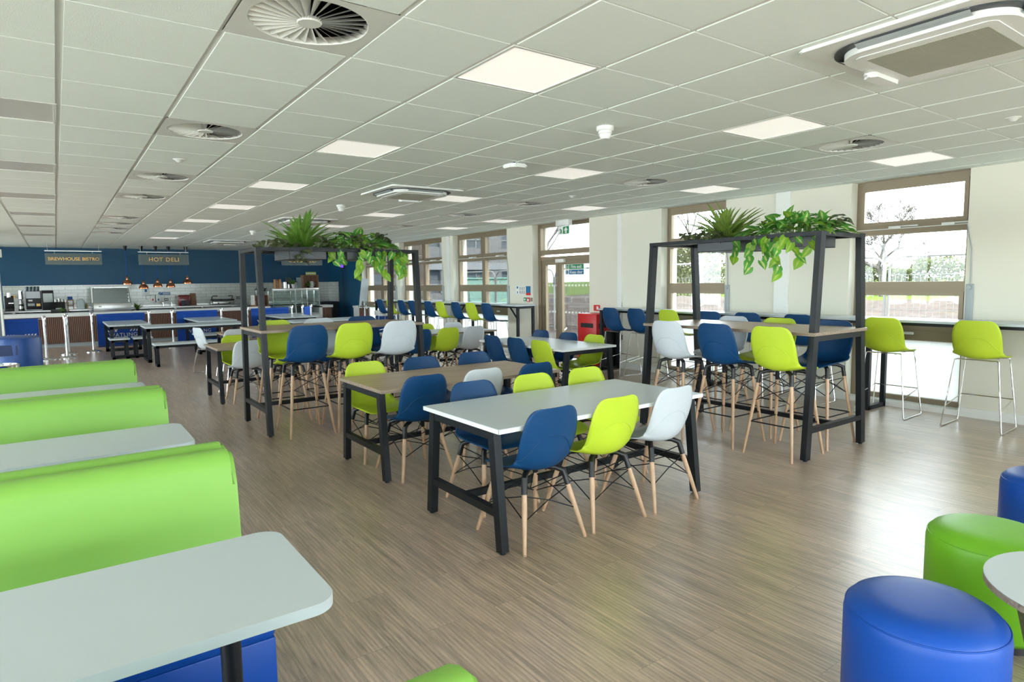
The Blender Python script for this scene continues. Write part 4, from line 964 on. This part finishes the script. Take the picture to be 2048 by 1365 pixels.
for x, c, n in ((2.43, 'red', 'red'), (2.58, 'signblue', 'blue')):
    t = thing('soap_dispenser', 'white soap dispenser with a %s drop window' % n, 'dispenser', (x, 22.52, 1.07), 0, 'soap dispensers'); MB().box(-.06, .06, -.06, .06, 0, .24, .02).obj('case', 'white', t); MB().lathe([(0, .05), (.022, .06), (.024, .08), (.0, .14)], 12, (0, -.056, 0)).obj('drop_window', c, t)
t = thing('hand_wash_sign', 'blue hand washing sign on the tiles', 'sign', (2.79, 22.57, 1.335)); MB().box(-.09, .14, -.006, 0, -.045, .045).obj('panel', 'signblue', t); MB().lathe([(0, -.008), (.05, -.008), (.05, 0)], 20, (-.14, 0, 0), 1).obj('disc', 'signblue', t); m = MB()
for z in (.02, -.0, -.022): m.box(-.07, .12, -.0075, -.005, z-.006, z+.005)
m.obj('lettering_lines', 'paper', t); MB().tube([(-.16, -.009, -.01), (-.14, -.009, .015), (-.12, -.009, 0)], .006, 5).obj('hand_mark', 'paper', t)
for i, x in enumerate((2.69, 2.92)):
    t = thing('tap', 'chrome tap at the back counter sink, %s' % ('left' if i == 0 else 'right'), 'tap', (x, 22.3, .945), 0, 'taps'); MB().tube([(0, 0, 0), (0, 0, .09), (0, -.1, .1)], .012, 8).lathe([(0, .09), (.03, .1), (.03, .12), (0, .12)], 10).obj('spout', 'chrome', t)
for i, (x, z, l) in enumerate(((2.81, 1.15, 'under the hand washing sign'), (4.94, 1.15, 'right of the contact grill'))):
    t = thing('wall_socket', 'black framed double socket on the tiles, %s' % l, 'socket', (x, 22.57, z), 0, 'sockets'); MB().box(-.055, .055, -.012, 0, -.04, .04, .003).obj('plate', 'blackpl', t); MB().box(-.035, -.01, -.014, -.01, -.02, .02).box(.01, .035, -.014, -.01, -.02, .02).obj('switches', 'steel', t)
t = thing('bag_of_stock', 'translucent red bag stacked against the tiles', 'bag', (3.27, 22.25, .945)); MB().box(-.18, .18, -.12, .12, 0, .34, .05, 3).obj('bag', mat('red_film', (.22, .03, .03), .2), t); MB().box(-.1, .0, -.135, -.11, .0, .17).box(.02, .12, -.135, -.11, 0, .17).obj('dark_pockets', 'dark', t)
tag(MB().bar((3.56, 22.40, .945), (3.56, 22.5, 1.33), .17, .022, (1, 0, 0)).obj('chopping_board', 'crate'), 'wooden board leaning on the tiles beside the red bag', 'board')
t = thing('contact_grill', 'double contact grill with ribbed plates on the back counter', 'grill', (4.38, 22.2, .945)); MB().box(-.33, .33, -.2, .2, .02, .11, .008).obj('base', 'steel', t)
for s in (-1, 1): MB().box(*sorted((s*.02, s*.32)), -.19, .19, .13, .18, .008).obj('upper_plate', 'blackpl', t); MB().tube([(s*.3, .1, .16), (s*.31, -.0, .26), (s*.28, -.08, .29), (s*.16, -.1, .28)], .012, 8).obj('handle', 'blackpl', t); MB().lathe([(0, -.03), (.02, -.03), (.02, 0)], 12, (s*.17, -.2, .06), 1).obj('knob', 'blackpl', t)
def crate(name, lab, x, y, z, w, h, d, open_y=-1):
    t = thing(name, lab, 'crate', (x, y, z)); m = MB()
    for s in (-1, 1):
        for k in range(4): zz = h*k/4; m.box(*sorted((s*(w/2-.012), s*w/2)), -d/2+d*k/4+.005, -d/2+d*(k+1)/4-.005, 0, h)
    m.box(-w/2, w/2, -d/2, d/2, 0, .012).box(-w/2, w/2, -d/2, d/2, h-.012, h).obj('planks', 'crate', t); MB().box(-w/2+.01, w/2-.01, d/2-.012, d/2, .01, h-.01).obj('back_boards', 'walnut', t)
    m = MB()
    for sx in (-1, 1):
        for zz in (.012, h-.037): m.box(*sorted((sx*(w/2-.012), sx*(w/2-.04))), -d/2, -d/2+.02, zz, zz+.025)
    m.obj('corner_blocks', 'crate', t); return t
crate('wooden_crate', 'wooden crate lying on the counter left of the glass fridge', 5.22, 20.8, .895, .40, .355, .3)
t = thing('dark_jar', 'dark jar inside the wooden crate on the counter', 'jar', (5.24, 20.8, .907)); MB().lathe([(0, 0), (.08, 0), (.08, .17), (.05, .2), (.05, .22), (0, .22)], 18).obj('body', 'blackpl', t)
pot_plant('potted_herb', 'grassy herb in a steel pot on the wooden crate', 5.32, 20.8, 1.25, .05, .2, .11, 40, 'pepero')
t = thing('cafetiere', 'glass cafetiere on the wooden crate', 'cafetiere', (5.1, 20.8, 1.25)); MB().lathe([(0, 0), (.04, 0), (.04, .17), (.037, .17), (.037, .01), (0, .01)], 18).obj('jug', 'clear', t); MB().lathe([(.043, .02), (.043, .03), (.04, .03)], 18).lathe([(.043, .15), (.043, .185), (.01, .2), (.005, .25), (.014, .26), (0, .27)], 18).tube([(.04, 0, .16), (.08, 0, .14), (.08, 0, .05), (.04, 0, .04)], .006, 6).obj('frame', 'blackpl', t)
t = thing('menu_board', 'wooden block holding a printed menu sheet', 'menu', (4.93, 20.6, .895)); MB().box(-.07, .09, -.03, .03, 0, .17, .004).obj('block', 'crate', t); MB().box(-.06, .05, -.034, -.03, .06, .36).obj('sheet', 'paper', t); m = MB()
for k in range(9): m.box(-.045, .035-.02*(k % 3), -.0355, -.034, .09+.028*k, .096+.028*k)
m.obj('print', 'dark', t)
t = thing('glass_display_fridge', 'glass sided cold display fridge with shelves on the low counter', 'display fridge', (6.25, 20.82, .575))
MB().box(-.72, .75, -.27, .27, .0, .05).obj('base', 'steel', t)
for x in (-.72, -.02, .35, .75):
    for y in (-.27, .27): MB().box(x-.012, x+.012, y-.012, y+.012, .05, .86).obj('post', 'chrome', t)
MB().box(-.74, .77, -.28, .28, .79, .87, .004).obj('top', 'steel', t)
for z in (.30, .54): MB().box(-.71, .74, -.25, .25, z, z+.012).obj('glass_shelf', 'clear', t)
for y in (-.27, .27): MB().box(-.72, .75, y-.003, y+.003, .05, .8).obj('glass_side', 'clear', t)
for x in (-.725, .755): MB().box(x-.003, x+.003, -.26, .26, .05, .8).obj('glass_end', 'clear', t)
MB().box(-.70, .73, -.24, .24, .31+.002, .315).box(-.70, .73, -.24, .24, .552, .556).box(-.7, .73, -.24, .24, .052, .06).obj('trays', 'white', t)
FT = 1.447
for i, x in enumerate((5.68, 5.76, 5.84)):
    t = thing('pasta_jar', 'tall jar of dried food on the glass fridge, %s from left' % ORD[i], 'jar', (x, 20.82+.04*(i % 2), FT), 0, 'jars on the glass fridge'); MB().lathe([(0, .0), (.04, 0), (.04, .24), (0, .24)], 18).obj('filling', mat('dried_food', (.45, .24, .10), .6, var=.4, scale=60), t); MB().lathe([(.03, .24), (.042, .245), (.042, .29), (0, .29)], 18).obj('lid', 'crate', t)
for i, (x, r, h) in enumerate(((5.99, .06, .2), (6.1, .035, .13))):
    t = thing('steel_canister', ('large', 'small')[i]+' steel canister on the glass fridge', 'canister', (x, 20.8, FT), 0, 'canisters'); MB().lathe([(0, 0), (r, 0), (r, h), (r*.9, h), (r*.9, .02), (0, .02)], 20).obj('body', 'steel', t)
pot_plant('potted_herb', 'leafy herb in a metal tin on the glass fridge', 6.24, 20.8, FT, .065, .22, .13, 50)
tag(MB().bar((6.5, 20.86, FT), (6.5, 20.92, FT+.34), .22, .015, (1, 0, 0)).obj('chalk_sign', mat('grey_board', (.30, .36, .38), .6)), 'grey printed card standing on the glass fridge', 'sign')
tag(MB().bar((6.16, 20.96, FT), (6.16, 20.99, FT+.34), .2, .015, (1, 0, 0)).obj('slate_card', 'dark'), 'dark card behind the herb on the glass fridge', 'sign')
crate('wooden_crate', 'wooden crate turned on its side on the glass fridge', 6.80, 20.85, FT, .5, .42, .3); pot_plant('potted_fern', 'low fern inside the crate on the glass fridge', 6.74, 20.8, FT+.012, .05, .22, .04, 60)
t = thing('white_jug', 'white jug inside the crate on the glass fridge', 'jug', (6.86, 20.85, FT+.012)); MB().lathe([(0, 0), (.06, 0), (.075, .09), (.055, .17), (.06, .2), (.05, .2), (0, .19)], 18).tube([(.06, 0, .16), (.11, 0, .14), (.1, 0, .06), (.065, 0, .05)], .008, 6).obj('body', 'white', t)
t = thing('label_strip', 'green and white patterned strip on top of the crate', 'sign', (6.82, 20.75, FT+.42)); MB().box(-.17, .17, -.01, .01, 0, .1).obj('strip', 'lime_leaf', t); m = MB()
for k in range(5): m.lathe([(0, -.013), (.026, -.013), (.026, -.01)], 12, (-.13+.065*k, 0, .05), 1)
m.obj('dots', 'paper', t)
t = thing('temperature_screen', 'small purple lit screen high on the blue return wall', 'screen', (XW-.05, 21.14, 2.19)); MB().box(-.02, .02, -.14, .14, -.12, .12, .008).obj('case', 'blackpl', t); MB().box(-.024, -.02, -.11, .11, -.07, .06).obj('display', mat('purple_glow', (.13, .02, .85), .4, emit=1.3, var=.0), t); MB().box(-.026, -.023, -.06, .06, .01, .02).box(-.026, -.023, -.06, .06, -.03, -.02).obj('digits', 'paper', t); MB().tube([(.0, 0, -.12), (0, .02, -.5), (0, -.02, -.9), (0, .02, -1.4), (.0, .0, -1.6)], .008, 6).obj('cable', 'blackpl', t)

# ------------------------------------------------------------------ barrier posts, logo banners
PST = [(-.25, 17.0), (.12, 17.1), (.16, 18.1), (.66, 18.35), (1.89, 18.5), (2.40, 18.4), (3.60, 18.5), (4.27, 18.5), (5.52, 18.6), (5.82, 18.6), (6.22, 19.05)]
PL = ['chrome barrier post nearest the blue bin', 'chrome barrier post with base in front of its twin', 'chrome barrier post standing just behind its twin', 'chrome barrier post left of the left table banner', 'chrome barrier post right of the left table banner', 'chrome barrier post left of the middle banner',
  'chrome barrier post right of the middle banner', 'chrome barrier post behind the plant frame corner', 'chrome barrier post before the glass fridge, left one', 'chrome barrier post before the glass fridge, middle one', 'chrome barrier post before the glass fridge, right one']
for i, (x, y) in enumerate(PST):
    if i: dup(post, (x, y, 0), 0, PL[i]); continue
    post = thing('barrier_post', PL[0], 'barrier post', (x, y, 0), 0, 'chrome barrier posts')
    MB().lathe([(0, 0), (.165, 0), (.165, .02), (.15, .035), (.05, .05), (.03, .06), (0, .06)], 32).obj('base', 'chrome', post)
    MB().lathe([(.027, .05), (.027, .90)], 20).obj('pole', 'chrome', post); MB().lathe([(.027, .88), (.036, .885), (.036, .955), (.03, .965), (0, .965)], 20).obj('head', 'chrome', post)
def banner(a, b, lab, logo=True, z1=.90):
    a, b = Vector((*a, 0)), Vector((*b, 0)); d = (b-a); L = d.length; rz = math.atan2(d.y, d.x); c = (a+b)/2
    t = thing('cafe_banner', lab, 'banner', (c.x, c.y, 0), rz, 'blue cafe barrier banners')
    MB().tube([(-L/2, 0, z1), (L/2, 0, z1)], .012, 8).tube([(-L/2+.06, 0, .13), (L/2-.06, 0, .13)], .008, 8).obj('rail', 'chrome', t)
    w = L-.2; m = MB(); N = 24
    for s in (-.004, .004): m.grid([[(-w/2+w*i/N, s+.006*math.sin(i*.8+z*4), z) for i in range(N+1)] for z in np.linspace(.10, z1+.012, 10)])
    bn = m.obj('fabric', 'banner', t)
    MB().box(-w/2, w/2, -.018, .018, z1-.06, z1+.016, .008).obj('top_sleeve', 'banner', t)
    if logo:
        k = w/1.1; g = MB(); y = -.014
        def st(x0, z0, x1, z1_, wd=.03): g.prism([((x0-wd)*k, z0), ((x0+wd)*k, z0), ((x1+wd)*k, z1_), ((x1-wd)*k, z1_)], y-.002, y, lambda p, q, r: (p, r, q))
        for i in range(3): st(-.30+.085*i-.085, .59, -.21+.085*i-.085, .46, .016)
        for i in range(3): st(-.045+.06*i-.03*0-.05, .59, -.115+.03*i-.05, .46+.04*i*.8, .014)
        for i in range(4): st(.27+.07*i, .59, .19+.07*i, .46, .016)
        g.obj('stripe_logo', 'paper', t)
        text('WATLING', .135*k, 'paper', t, (.02, y-.001, .375), off=.001, space=1.1)
banner((-1.35, 17.0), (-.25, 17.0), 'blue logo banner behind the blue bin at far left'); banner((.66, 18.35), (1.89, 18.5), 'blue logo banner behind the small canteen table and stools'); banner((2.40, 18.4), (3.60, 18.5), 'blue logo banner in the middle, behind the crosswise canteen table')
banner((4.27, 18.5), (5.52, 18.6), 'blue logo banner behind the left plant frame'); banner((5.82, 18.6), (6.22, 19.05), 'narrow plain blue banner before the glass fridge', False)

# ------------------------------------------------------------------ bins and wall fittings
t = thing('recycling_bin', 'big round blue plastic bin at the left edge', 'bin', (-.50, 10.9, 0)); R = .30
MB().lathe([(0, 0), (R*.94, 0), (R, .05), (R*1.02, .47), (R*.98, .49), (0, .49)], 48).obj('body', 'blue_pl', t)
MB().lathe([(R*.98, .49), (R*.985, .86), (R*.95, .90), (R*.85, .915), (0, .94)], 48).obj('hood', 'blue_pl', t)
MB().lathe([(R*1.02, .46), (R*1.05, .475), (R*1.04, .5), (R*.98, .505)], 48).obj('bin_liner', 'blackpl', t)
o = MB().prism(rrect(.28, .14, .03), -R-.006, -R+.05, lambda x, y, z: (x, z, y)).obj('slot', mat('slot_blue', (.001, .022, .1), .5), t); o.location = (-.10, .012, .75); o.rotation_euler = (0, 0, 0)
t = thing('steel_bin', 'small shiny steel drum bin behind the furthest green sofa', 'bin', (-.545, 9.0, 0)); MB().lathe([(0, 0), (.16, 0), (.16, .70), (.165, .72), (.15, .725), (.148, .68), (0, .66)], 36).obj('drum', 'chrome', t)
t = thing('red_recycling_bin', 'red recycling bin with a black slot next to the fire exit', 'bin', (7.90, 8.42, 0))
MB().box(-.19, .17, -.24, .26, .03, .97, .02).obj('body', 'red', t); MB().box(-.2, .15, -.25, .27, .0, .04).obj('base', 'blackpl', t)
MB().box(-.195, -.185, -.16, .16, .72, .80).obj('slot', 'blackpl', t); MB().box(-.13, .12, -.246, -.235, .72, .80).obj('front_slot', 'blackpl', t)
m = MB().box(-.09, -.06, -.2425, -.24, .54, .64).box(-.05, -.025, -.2425, -.24, .54, .62)
for k in range(3): m.box(-.0, .07-.02*k, -.2425, -.24, .60-.02*k, .61-.02*k)
m.obj('recycling_mark', 'paper', t)
t = thing('black_bin', 'black bin standing beside the red recycling bin', 'bin', (7.95, 8.09-.0, 0)); MB().box(-.13, .13, -.05, .06, 0, .66, .015).obj('body', 'blackpl', t)
def wall_plate(name, lab, cat, y0, y1, z0, z1, m, extra=None):
    t = thing(name, lab, cat, (XW, (y0+y1)/2, (z0+z1)/2)); MB().box(-.014, 0, -(y1-y0)/2, (y1-y0)/2, -(z1-z0)/2, (z1-z0)/2, .002, 1).obj('plate', m, t)
    if extra: extra(t)
    return t
def dots(t):
    b = MB()
    for i in range(3):
        for z in (.03, -.05): m = MB(); m.lathe([(0, -.016), (.012, -.016), (.012, -.013)], 8, (0, .02-.07*i, z+.025), 0).bar((-.0145, .02-.07*i, z-.03), (-.0145, .02-.07*i, z+.012), .02, .002, (0, 1, 0)); m.obj('printed_figure', 'dark', t)
    b.box(-.016, -.013, .09, .14, .03, .075).box(-.016, -.013, .1, .13, -.075, -.03).obj('blue_marks', 'signblue', t)
wall_plate('first_aiders_notice', 'white notice with small figures on the wall left of the door', 'notice', 10.76, 11.10, 1.29, 1.47, 'paper', dots)
wall_plate('fire_action_notice', 'blue and red fire action notice on the wall', 'notice', 10.60, 10.74, 1.32, 1.46, 'signblue', lambda t: MB().box(-.016, -.0, -.068, .068, -.12, -.072).obj('red_panel', 'red', t))
wall_plate('door_release_button', 'green door release button on the wall left of the door', 'switch', 10.74, 10.83, 1.14, 1.22, 'signgreen', lambda t: MB().box(-.02, -.012, -.02, .02, -.02, .02).obj('button', 'paper', t))
wall_plate('fire_call_point', 'red fire alarm call point on the wall left of the door', 'alarm', 10.62, 10.72, 1.13, 1.22, 'red', lambda t: MB().box(-.02, -.012, -.03, .03, -.03, .02).obj('glass', 'paper', t))
wall_plate('heater_switch', 'brownish switch plate beside the red call point', 'switch', 10.53, 10.59, 1.14, 1.22, 'bronze')
wall_plate('fire_point_sign', 'small red fire notice on the wall above the red bin', 'notice', 8.50, 8.66, 1.0, 1.11, 'red', lambda t: MB().box(-.016, -.013, -.05, .0, -.03, .03).obj('mark', 'paper', t))
for i, (y, z, l) in enumerate(((7.99, 1.13, 'above the window counter near the red bin'), (4.92, 1.14, 'above the window counter behind the plant frame'), (7.98, .55, 'low on the wall behind the bar stools'), (13.97, 1.13, 'above the far window counter'))):
    wall_plate('wall_socket', 'black socket plate on the wall %s' % l, 'socket', y-.05, y+.05, z-.045, z+.045, 'blackpl', lambda t: MB().box(-.016, -.013, -.03, .03, -.025, .025).obj('insert', 'paper', t))
t = thing('cool_box', 'blue cool box with white lid under the end of the far counter', 'cool box', (7.75, 17.2, 0)); MB().box(-.2, .25, -.3, .2, .05, .62, .03).obj('body', 'blue_pl', t); MB().box(-.22, .27, -.32, .22, .62, .78, .04).obj('lid', 'white', t); MB().box(-.18, .23, -.28, .18, 0, .06).obj('base', 'blackpl', t)

# ------------------------------------------------------------------ outside
def wavy(x0, x1, y0, y1, nx, ny, fn, name, m):
    g = MB(); g.grid([[(x, y, fn(x, y)) for x in np.linspace(x0, x1, nx)] for y in np.linspace(y0, y1, ny)]); o = g.obj(name, m, None, 180); tag(o, kind='structure'); return o
from mathutils import noise
wavy(8.45, 12.6, -30, 60, 2, 2, lambda x, y: -.06, 'pavement', 'concrete')
wavy(-22, XL-.3, -30, 60, 2, 2, lambda x, y: -.06, 'bounce_terrace', 'bounce_paving'); wavy(XL-.3, 8.45, -30, YR-.3, 2, 2, lambda x, y: -.06, 'bounce_terrace_rear', 'bounce_paving')  # unseen pale ground, added to bounce daylight up to the ceiling
wavy(12.5, 39, -30, 90, 90, 300, lambda x, y: -.1+min(1, (x-12.5)/3)*(.25+.34*noise.noise((x*.55, y*.55, 0))+.13*noise.noise((x*2.3, y*2.3, 3))+.05*noise.noise((x*6, y*6, 7))), 'ground_soil', 'mud')
wavy(8, 140, -80, 160, 40, 60, lambda x, y: -.2+max(0, (x-30))*.012+.1*noise.noise((x*.1, y*.1, 2)), 'field', 'grass')
def fence(ya, yb, i, x=13.6):
    t = thing('fence_panel', 'temporary mesh fence panel outside, %s counted from the right window' % ORD[i], 'fence', (x, 0, -.1), 0, 'temporary site fence panels')
    H = 2.05; r = .28; pts = [(0, ya, .12), (0, ya, H-r)]+[(0, ya+r-r*math.cos(a), H-r+r*math.sin(a)) for a in np.linspace(.2, PI/2, 6)]+[(0, yb-r+r*math.cos(a), H-r+r*math.sin(a)) for a in np.linspace(PI/2, .2, 6)]+[(0, yb, H-r), (0, yb, .12)]
    MB().tube(pts, .026, 8).tube([(0, ya, .2), (0, yb, .2)], .018, 8).obj('tube_frame', 'galv', t)
    m = MB(); n = 30
    for k in range(1, n): m.bar((0, ya+(yb-ya)*k/n, .2), (0, ya+(yb-ya)*k/n, H-.36), .006, .006)
    for z in (.45, 1.0, 1.4, H-.36): m.bar((0, ya, z), (0, yb, z), .008, .008)
    m.obj('wire_mesh', 'galv', t)
    b = MB()
    b.box(-.3, .3, ya-.02, ya+.2, 0, .13, .02).obj('foot_block', 'dark', t)
y = -1.0
for i in range(7): fence(y, y+3.42, i); y += 3.5
def bare_tree(x, y, z, h, lab, seed, spread=.62, depth=6, first_r=.28, lean=(0, 0), leaves=0, th=1.0):
    rs = random.Random(seed); rmin = .0003*math.hypot(x, y); t = thing('bare_tree', lab, 'tree', (x, y, z), 0, 'bare trees outside'); m = MB(); lf = MB()
    def grow(p, d, L, r, k):
        pts = [p]; q = p
        for s in range(3): d = (d+Vector((rs.uniform(-.2, .2), rs.uniform(-.2, .2), rs.uniform(-.08, .14)))).normalized(); q = q+d*(L/3); pts.append(q)
        m.tube(pts, [r, r*.88, r*.76, r*.64], 6 if k > 3 else 3, False)
        if k == 0: return
        for j in range(3 if k > 1 else 4):
            a = rs.uniform(0, 2*PI); o = d.orthogonal().normalized(); o = o*math.cos(a)+d.cross(o)*math.sin(a); w = rs.uniform(.35, 1)*spread*1.25
            nd = (d+o*w+Vector((0, 0, .08))).normalized(); grow(pts[-1 if j < 2 else 2], nd, L*rs.uniform(.62, .84), max(rmin, r*rs.uniform(.5, .66)), k-1)
        if leaves and k < 3:
            for _ in range(leaves): c = q+Vector((rs.uniform(-.3, .3), rs.uniform(-.3, .3), rs.uniform(-.3, .2))); leaf_grid(lf, c, Vector((rs.uniform(-1, 1), rs.uniform(-1, 1), -.3)), Vector((0, .2, 1)), .1, .04, False)
    grow(Vector((0, 0, 0)), Vector((lean[0], lean[1], 1)).normalized(), h*.27, first_r, depth)
    m.obj('trunk_and_branches', 'bark', t, 60)
    if leaves: lf.obj('dry_leaves', 'rust_leaf', t, None, False)
    else: lf.bm.free()
bare_tree(50, 22.2, 0, 8.2, 'large bare spreading tree seen through the right window', 3, .8, 7, .26)
bare_tree(20, 25, -.2, 10.5, 'bare tree with a few reddish leaves beyond the fire exit', 11, .62, 6, .15, (0, .1), 1)
bare_tree(30, 23, 0, 9, 'bare tree seen through the window behind the right fern', 21, .65, 6, .17)
bare_tree(62, 24.2, 0, 4.5, 'small distant bare tree at the right of the hedge', 8, .7, 6, .1)
def hedge(x0, y0, x1, y1, w, h, n, lab, sz=.3, seed=1, lm='hedge'):
    rs = random.Random(seed); t = thing('hedge', lab, 'hedge'); m = MB(); b = MB()
    a, c = Vector((x0, y0, 0)), Vector((x1, y1, 0)); L = (c-a).length
    for i in range(n):
        f = rs.random(); hh = h*(.72+.4*(noise.noise((f*L*.22, seed, 0))+.5*noise.noise((f*L*.8, seed, 4)))); p = a.lerp(c, f)+Vector((rs.uniform(-w, w), rs.uniform(-w, w)*.3, 0)); p.z = hh*(1-abs(rs.gauss(0, .5)))
        if p.z < 0: p.z = rs.random()*hh
        d = Vector((rs.uniform(-1, 1), rs.uniform(-1, 1), rs.uniform(-1, 1))); leaf_grid(m if rs.random() > .12 else b, p, d, Vector((rs.uniform(-1, 1), rs.uniform(-1, 1), 1)), sz*rs.uniform(.5, 1.2), sz*.35, False)
    m.obj('foliage', lm, t, None, False); b.obj('blossom', 'blossom', t, None, False)
hedge(55, 8, 52, 46, 1.6, 3.3, 12000, 'long scrubby hedge with blossom across the field', .28)
hedge(47, 35, 45, 46, 2.2, 6.0, 6000, 'pale leafy shrubs outside the window behind the right fern', .36, 5, 'hedge2')
t = thing('site_container', 'mint green sheeted container behind the site fence', 'container', (17.2, 26.6, -.1)); MB().prism([(-1.05, .1), (1.05, .1), (1.3, 1.8), (-1.3, 1.8)], -.8, .8, lambda a, b, z: (a, z, b), bev=.04).obj('body', 'mint', t); MB().box(-1.35, 1.35, -.85, .85, 1.78, 1.86, .02).obj('rim', 'mint', t)
for x in (-.8, .8): MB().lathe([(0, -.05), (.1, -.05), (.1, .05), (0, .05)], 14, (x, -.6, .1), 1).obj('wheel', 'dark', t)
t = thing('school_building', 'pale brick two storey building beyond the far windows', 'building', (0, 42, 0))
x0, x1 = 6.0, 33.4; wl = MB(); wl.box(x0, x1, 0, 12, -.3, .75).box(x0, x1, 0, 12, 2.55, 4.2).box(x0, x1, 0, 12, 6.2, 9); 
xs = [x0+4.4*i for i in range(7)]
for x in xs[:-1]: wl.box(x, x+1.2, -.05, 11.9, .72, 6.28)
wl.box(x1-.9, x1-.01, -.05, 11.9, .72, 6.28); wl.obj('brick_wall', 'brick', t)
for z0, z1 in ((.75, 2.55), (4.2, 6.2)):
    for x in xs:
        xe = min(x+4.4, x1-.9)
        if xe-x < 1.4: continue
        o = MB().box(x+1.2, xe, .25, .35, z0, z1).obj('window', 'darkglass', t); m = MB()
        for k in (1, 2): m.box(x+1.2+(xe-x-1.2)*k/3-.04, x+1.2+(xe-x-1.2)*k/3+.04, .18, .25, z0, z1)
        m.box(x+1.2, xe, .18, .25, z0+.6, z0+.68).obj('glazing_bars', 'facade', o)
MB().box(x0, x1+.1, -.12, 0, 2.5, 3.05).box(x0, x1+.1, -.12, 0, 6.2, 6.6).obj('fascia', 'facade', t); MB().box(x1-.3, x1+.1, -.15, 0, -.3, 9).obj('corner_panel', 'facade', t)
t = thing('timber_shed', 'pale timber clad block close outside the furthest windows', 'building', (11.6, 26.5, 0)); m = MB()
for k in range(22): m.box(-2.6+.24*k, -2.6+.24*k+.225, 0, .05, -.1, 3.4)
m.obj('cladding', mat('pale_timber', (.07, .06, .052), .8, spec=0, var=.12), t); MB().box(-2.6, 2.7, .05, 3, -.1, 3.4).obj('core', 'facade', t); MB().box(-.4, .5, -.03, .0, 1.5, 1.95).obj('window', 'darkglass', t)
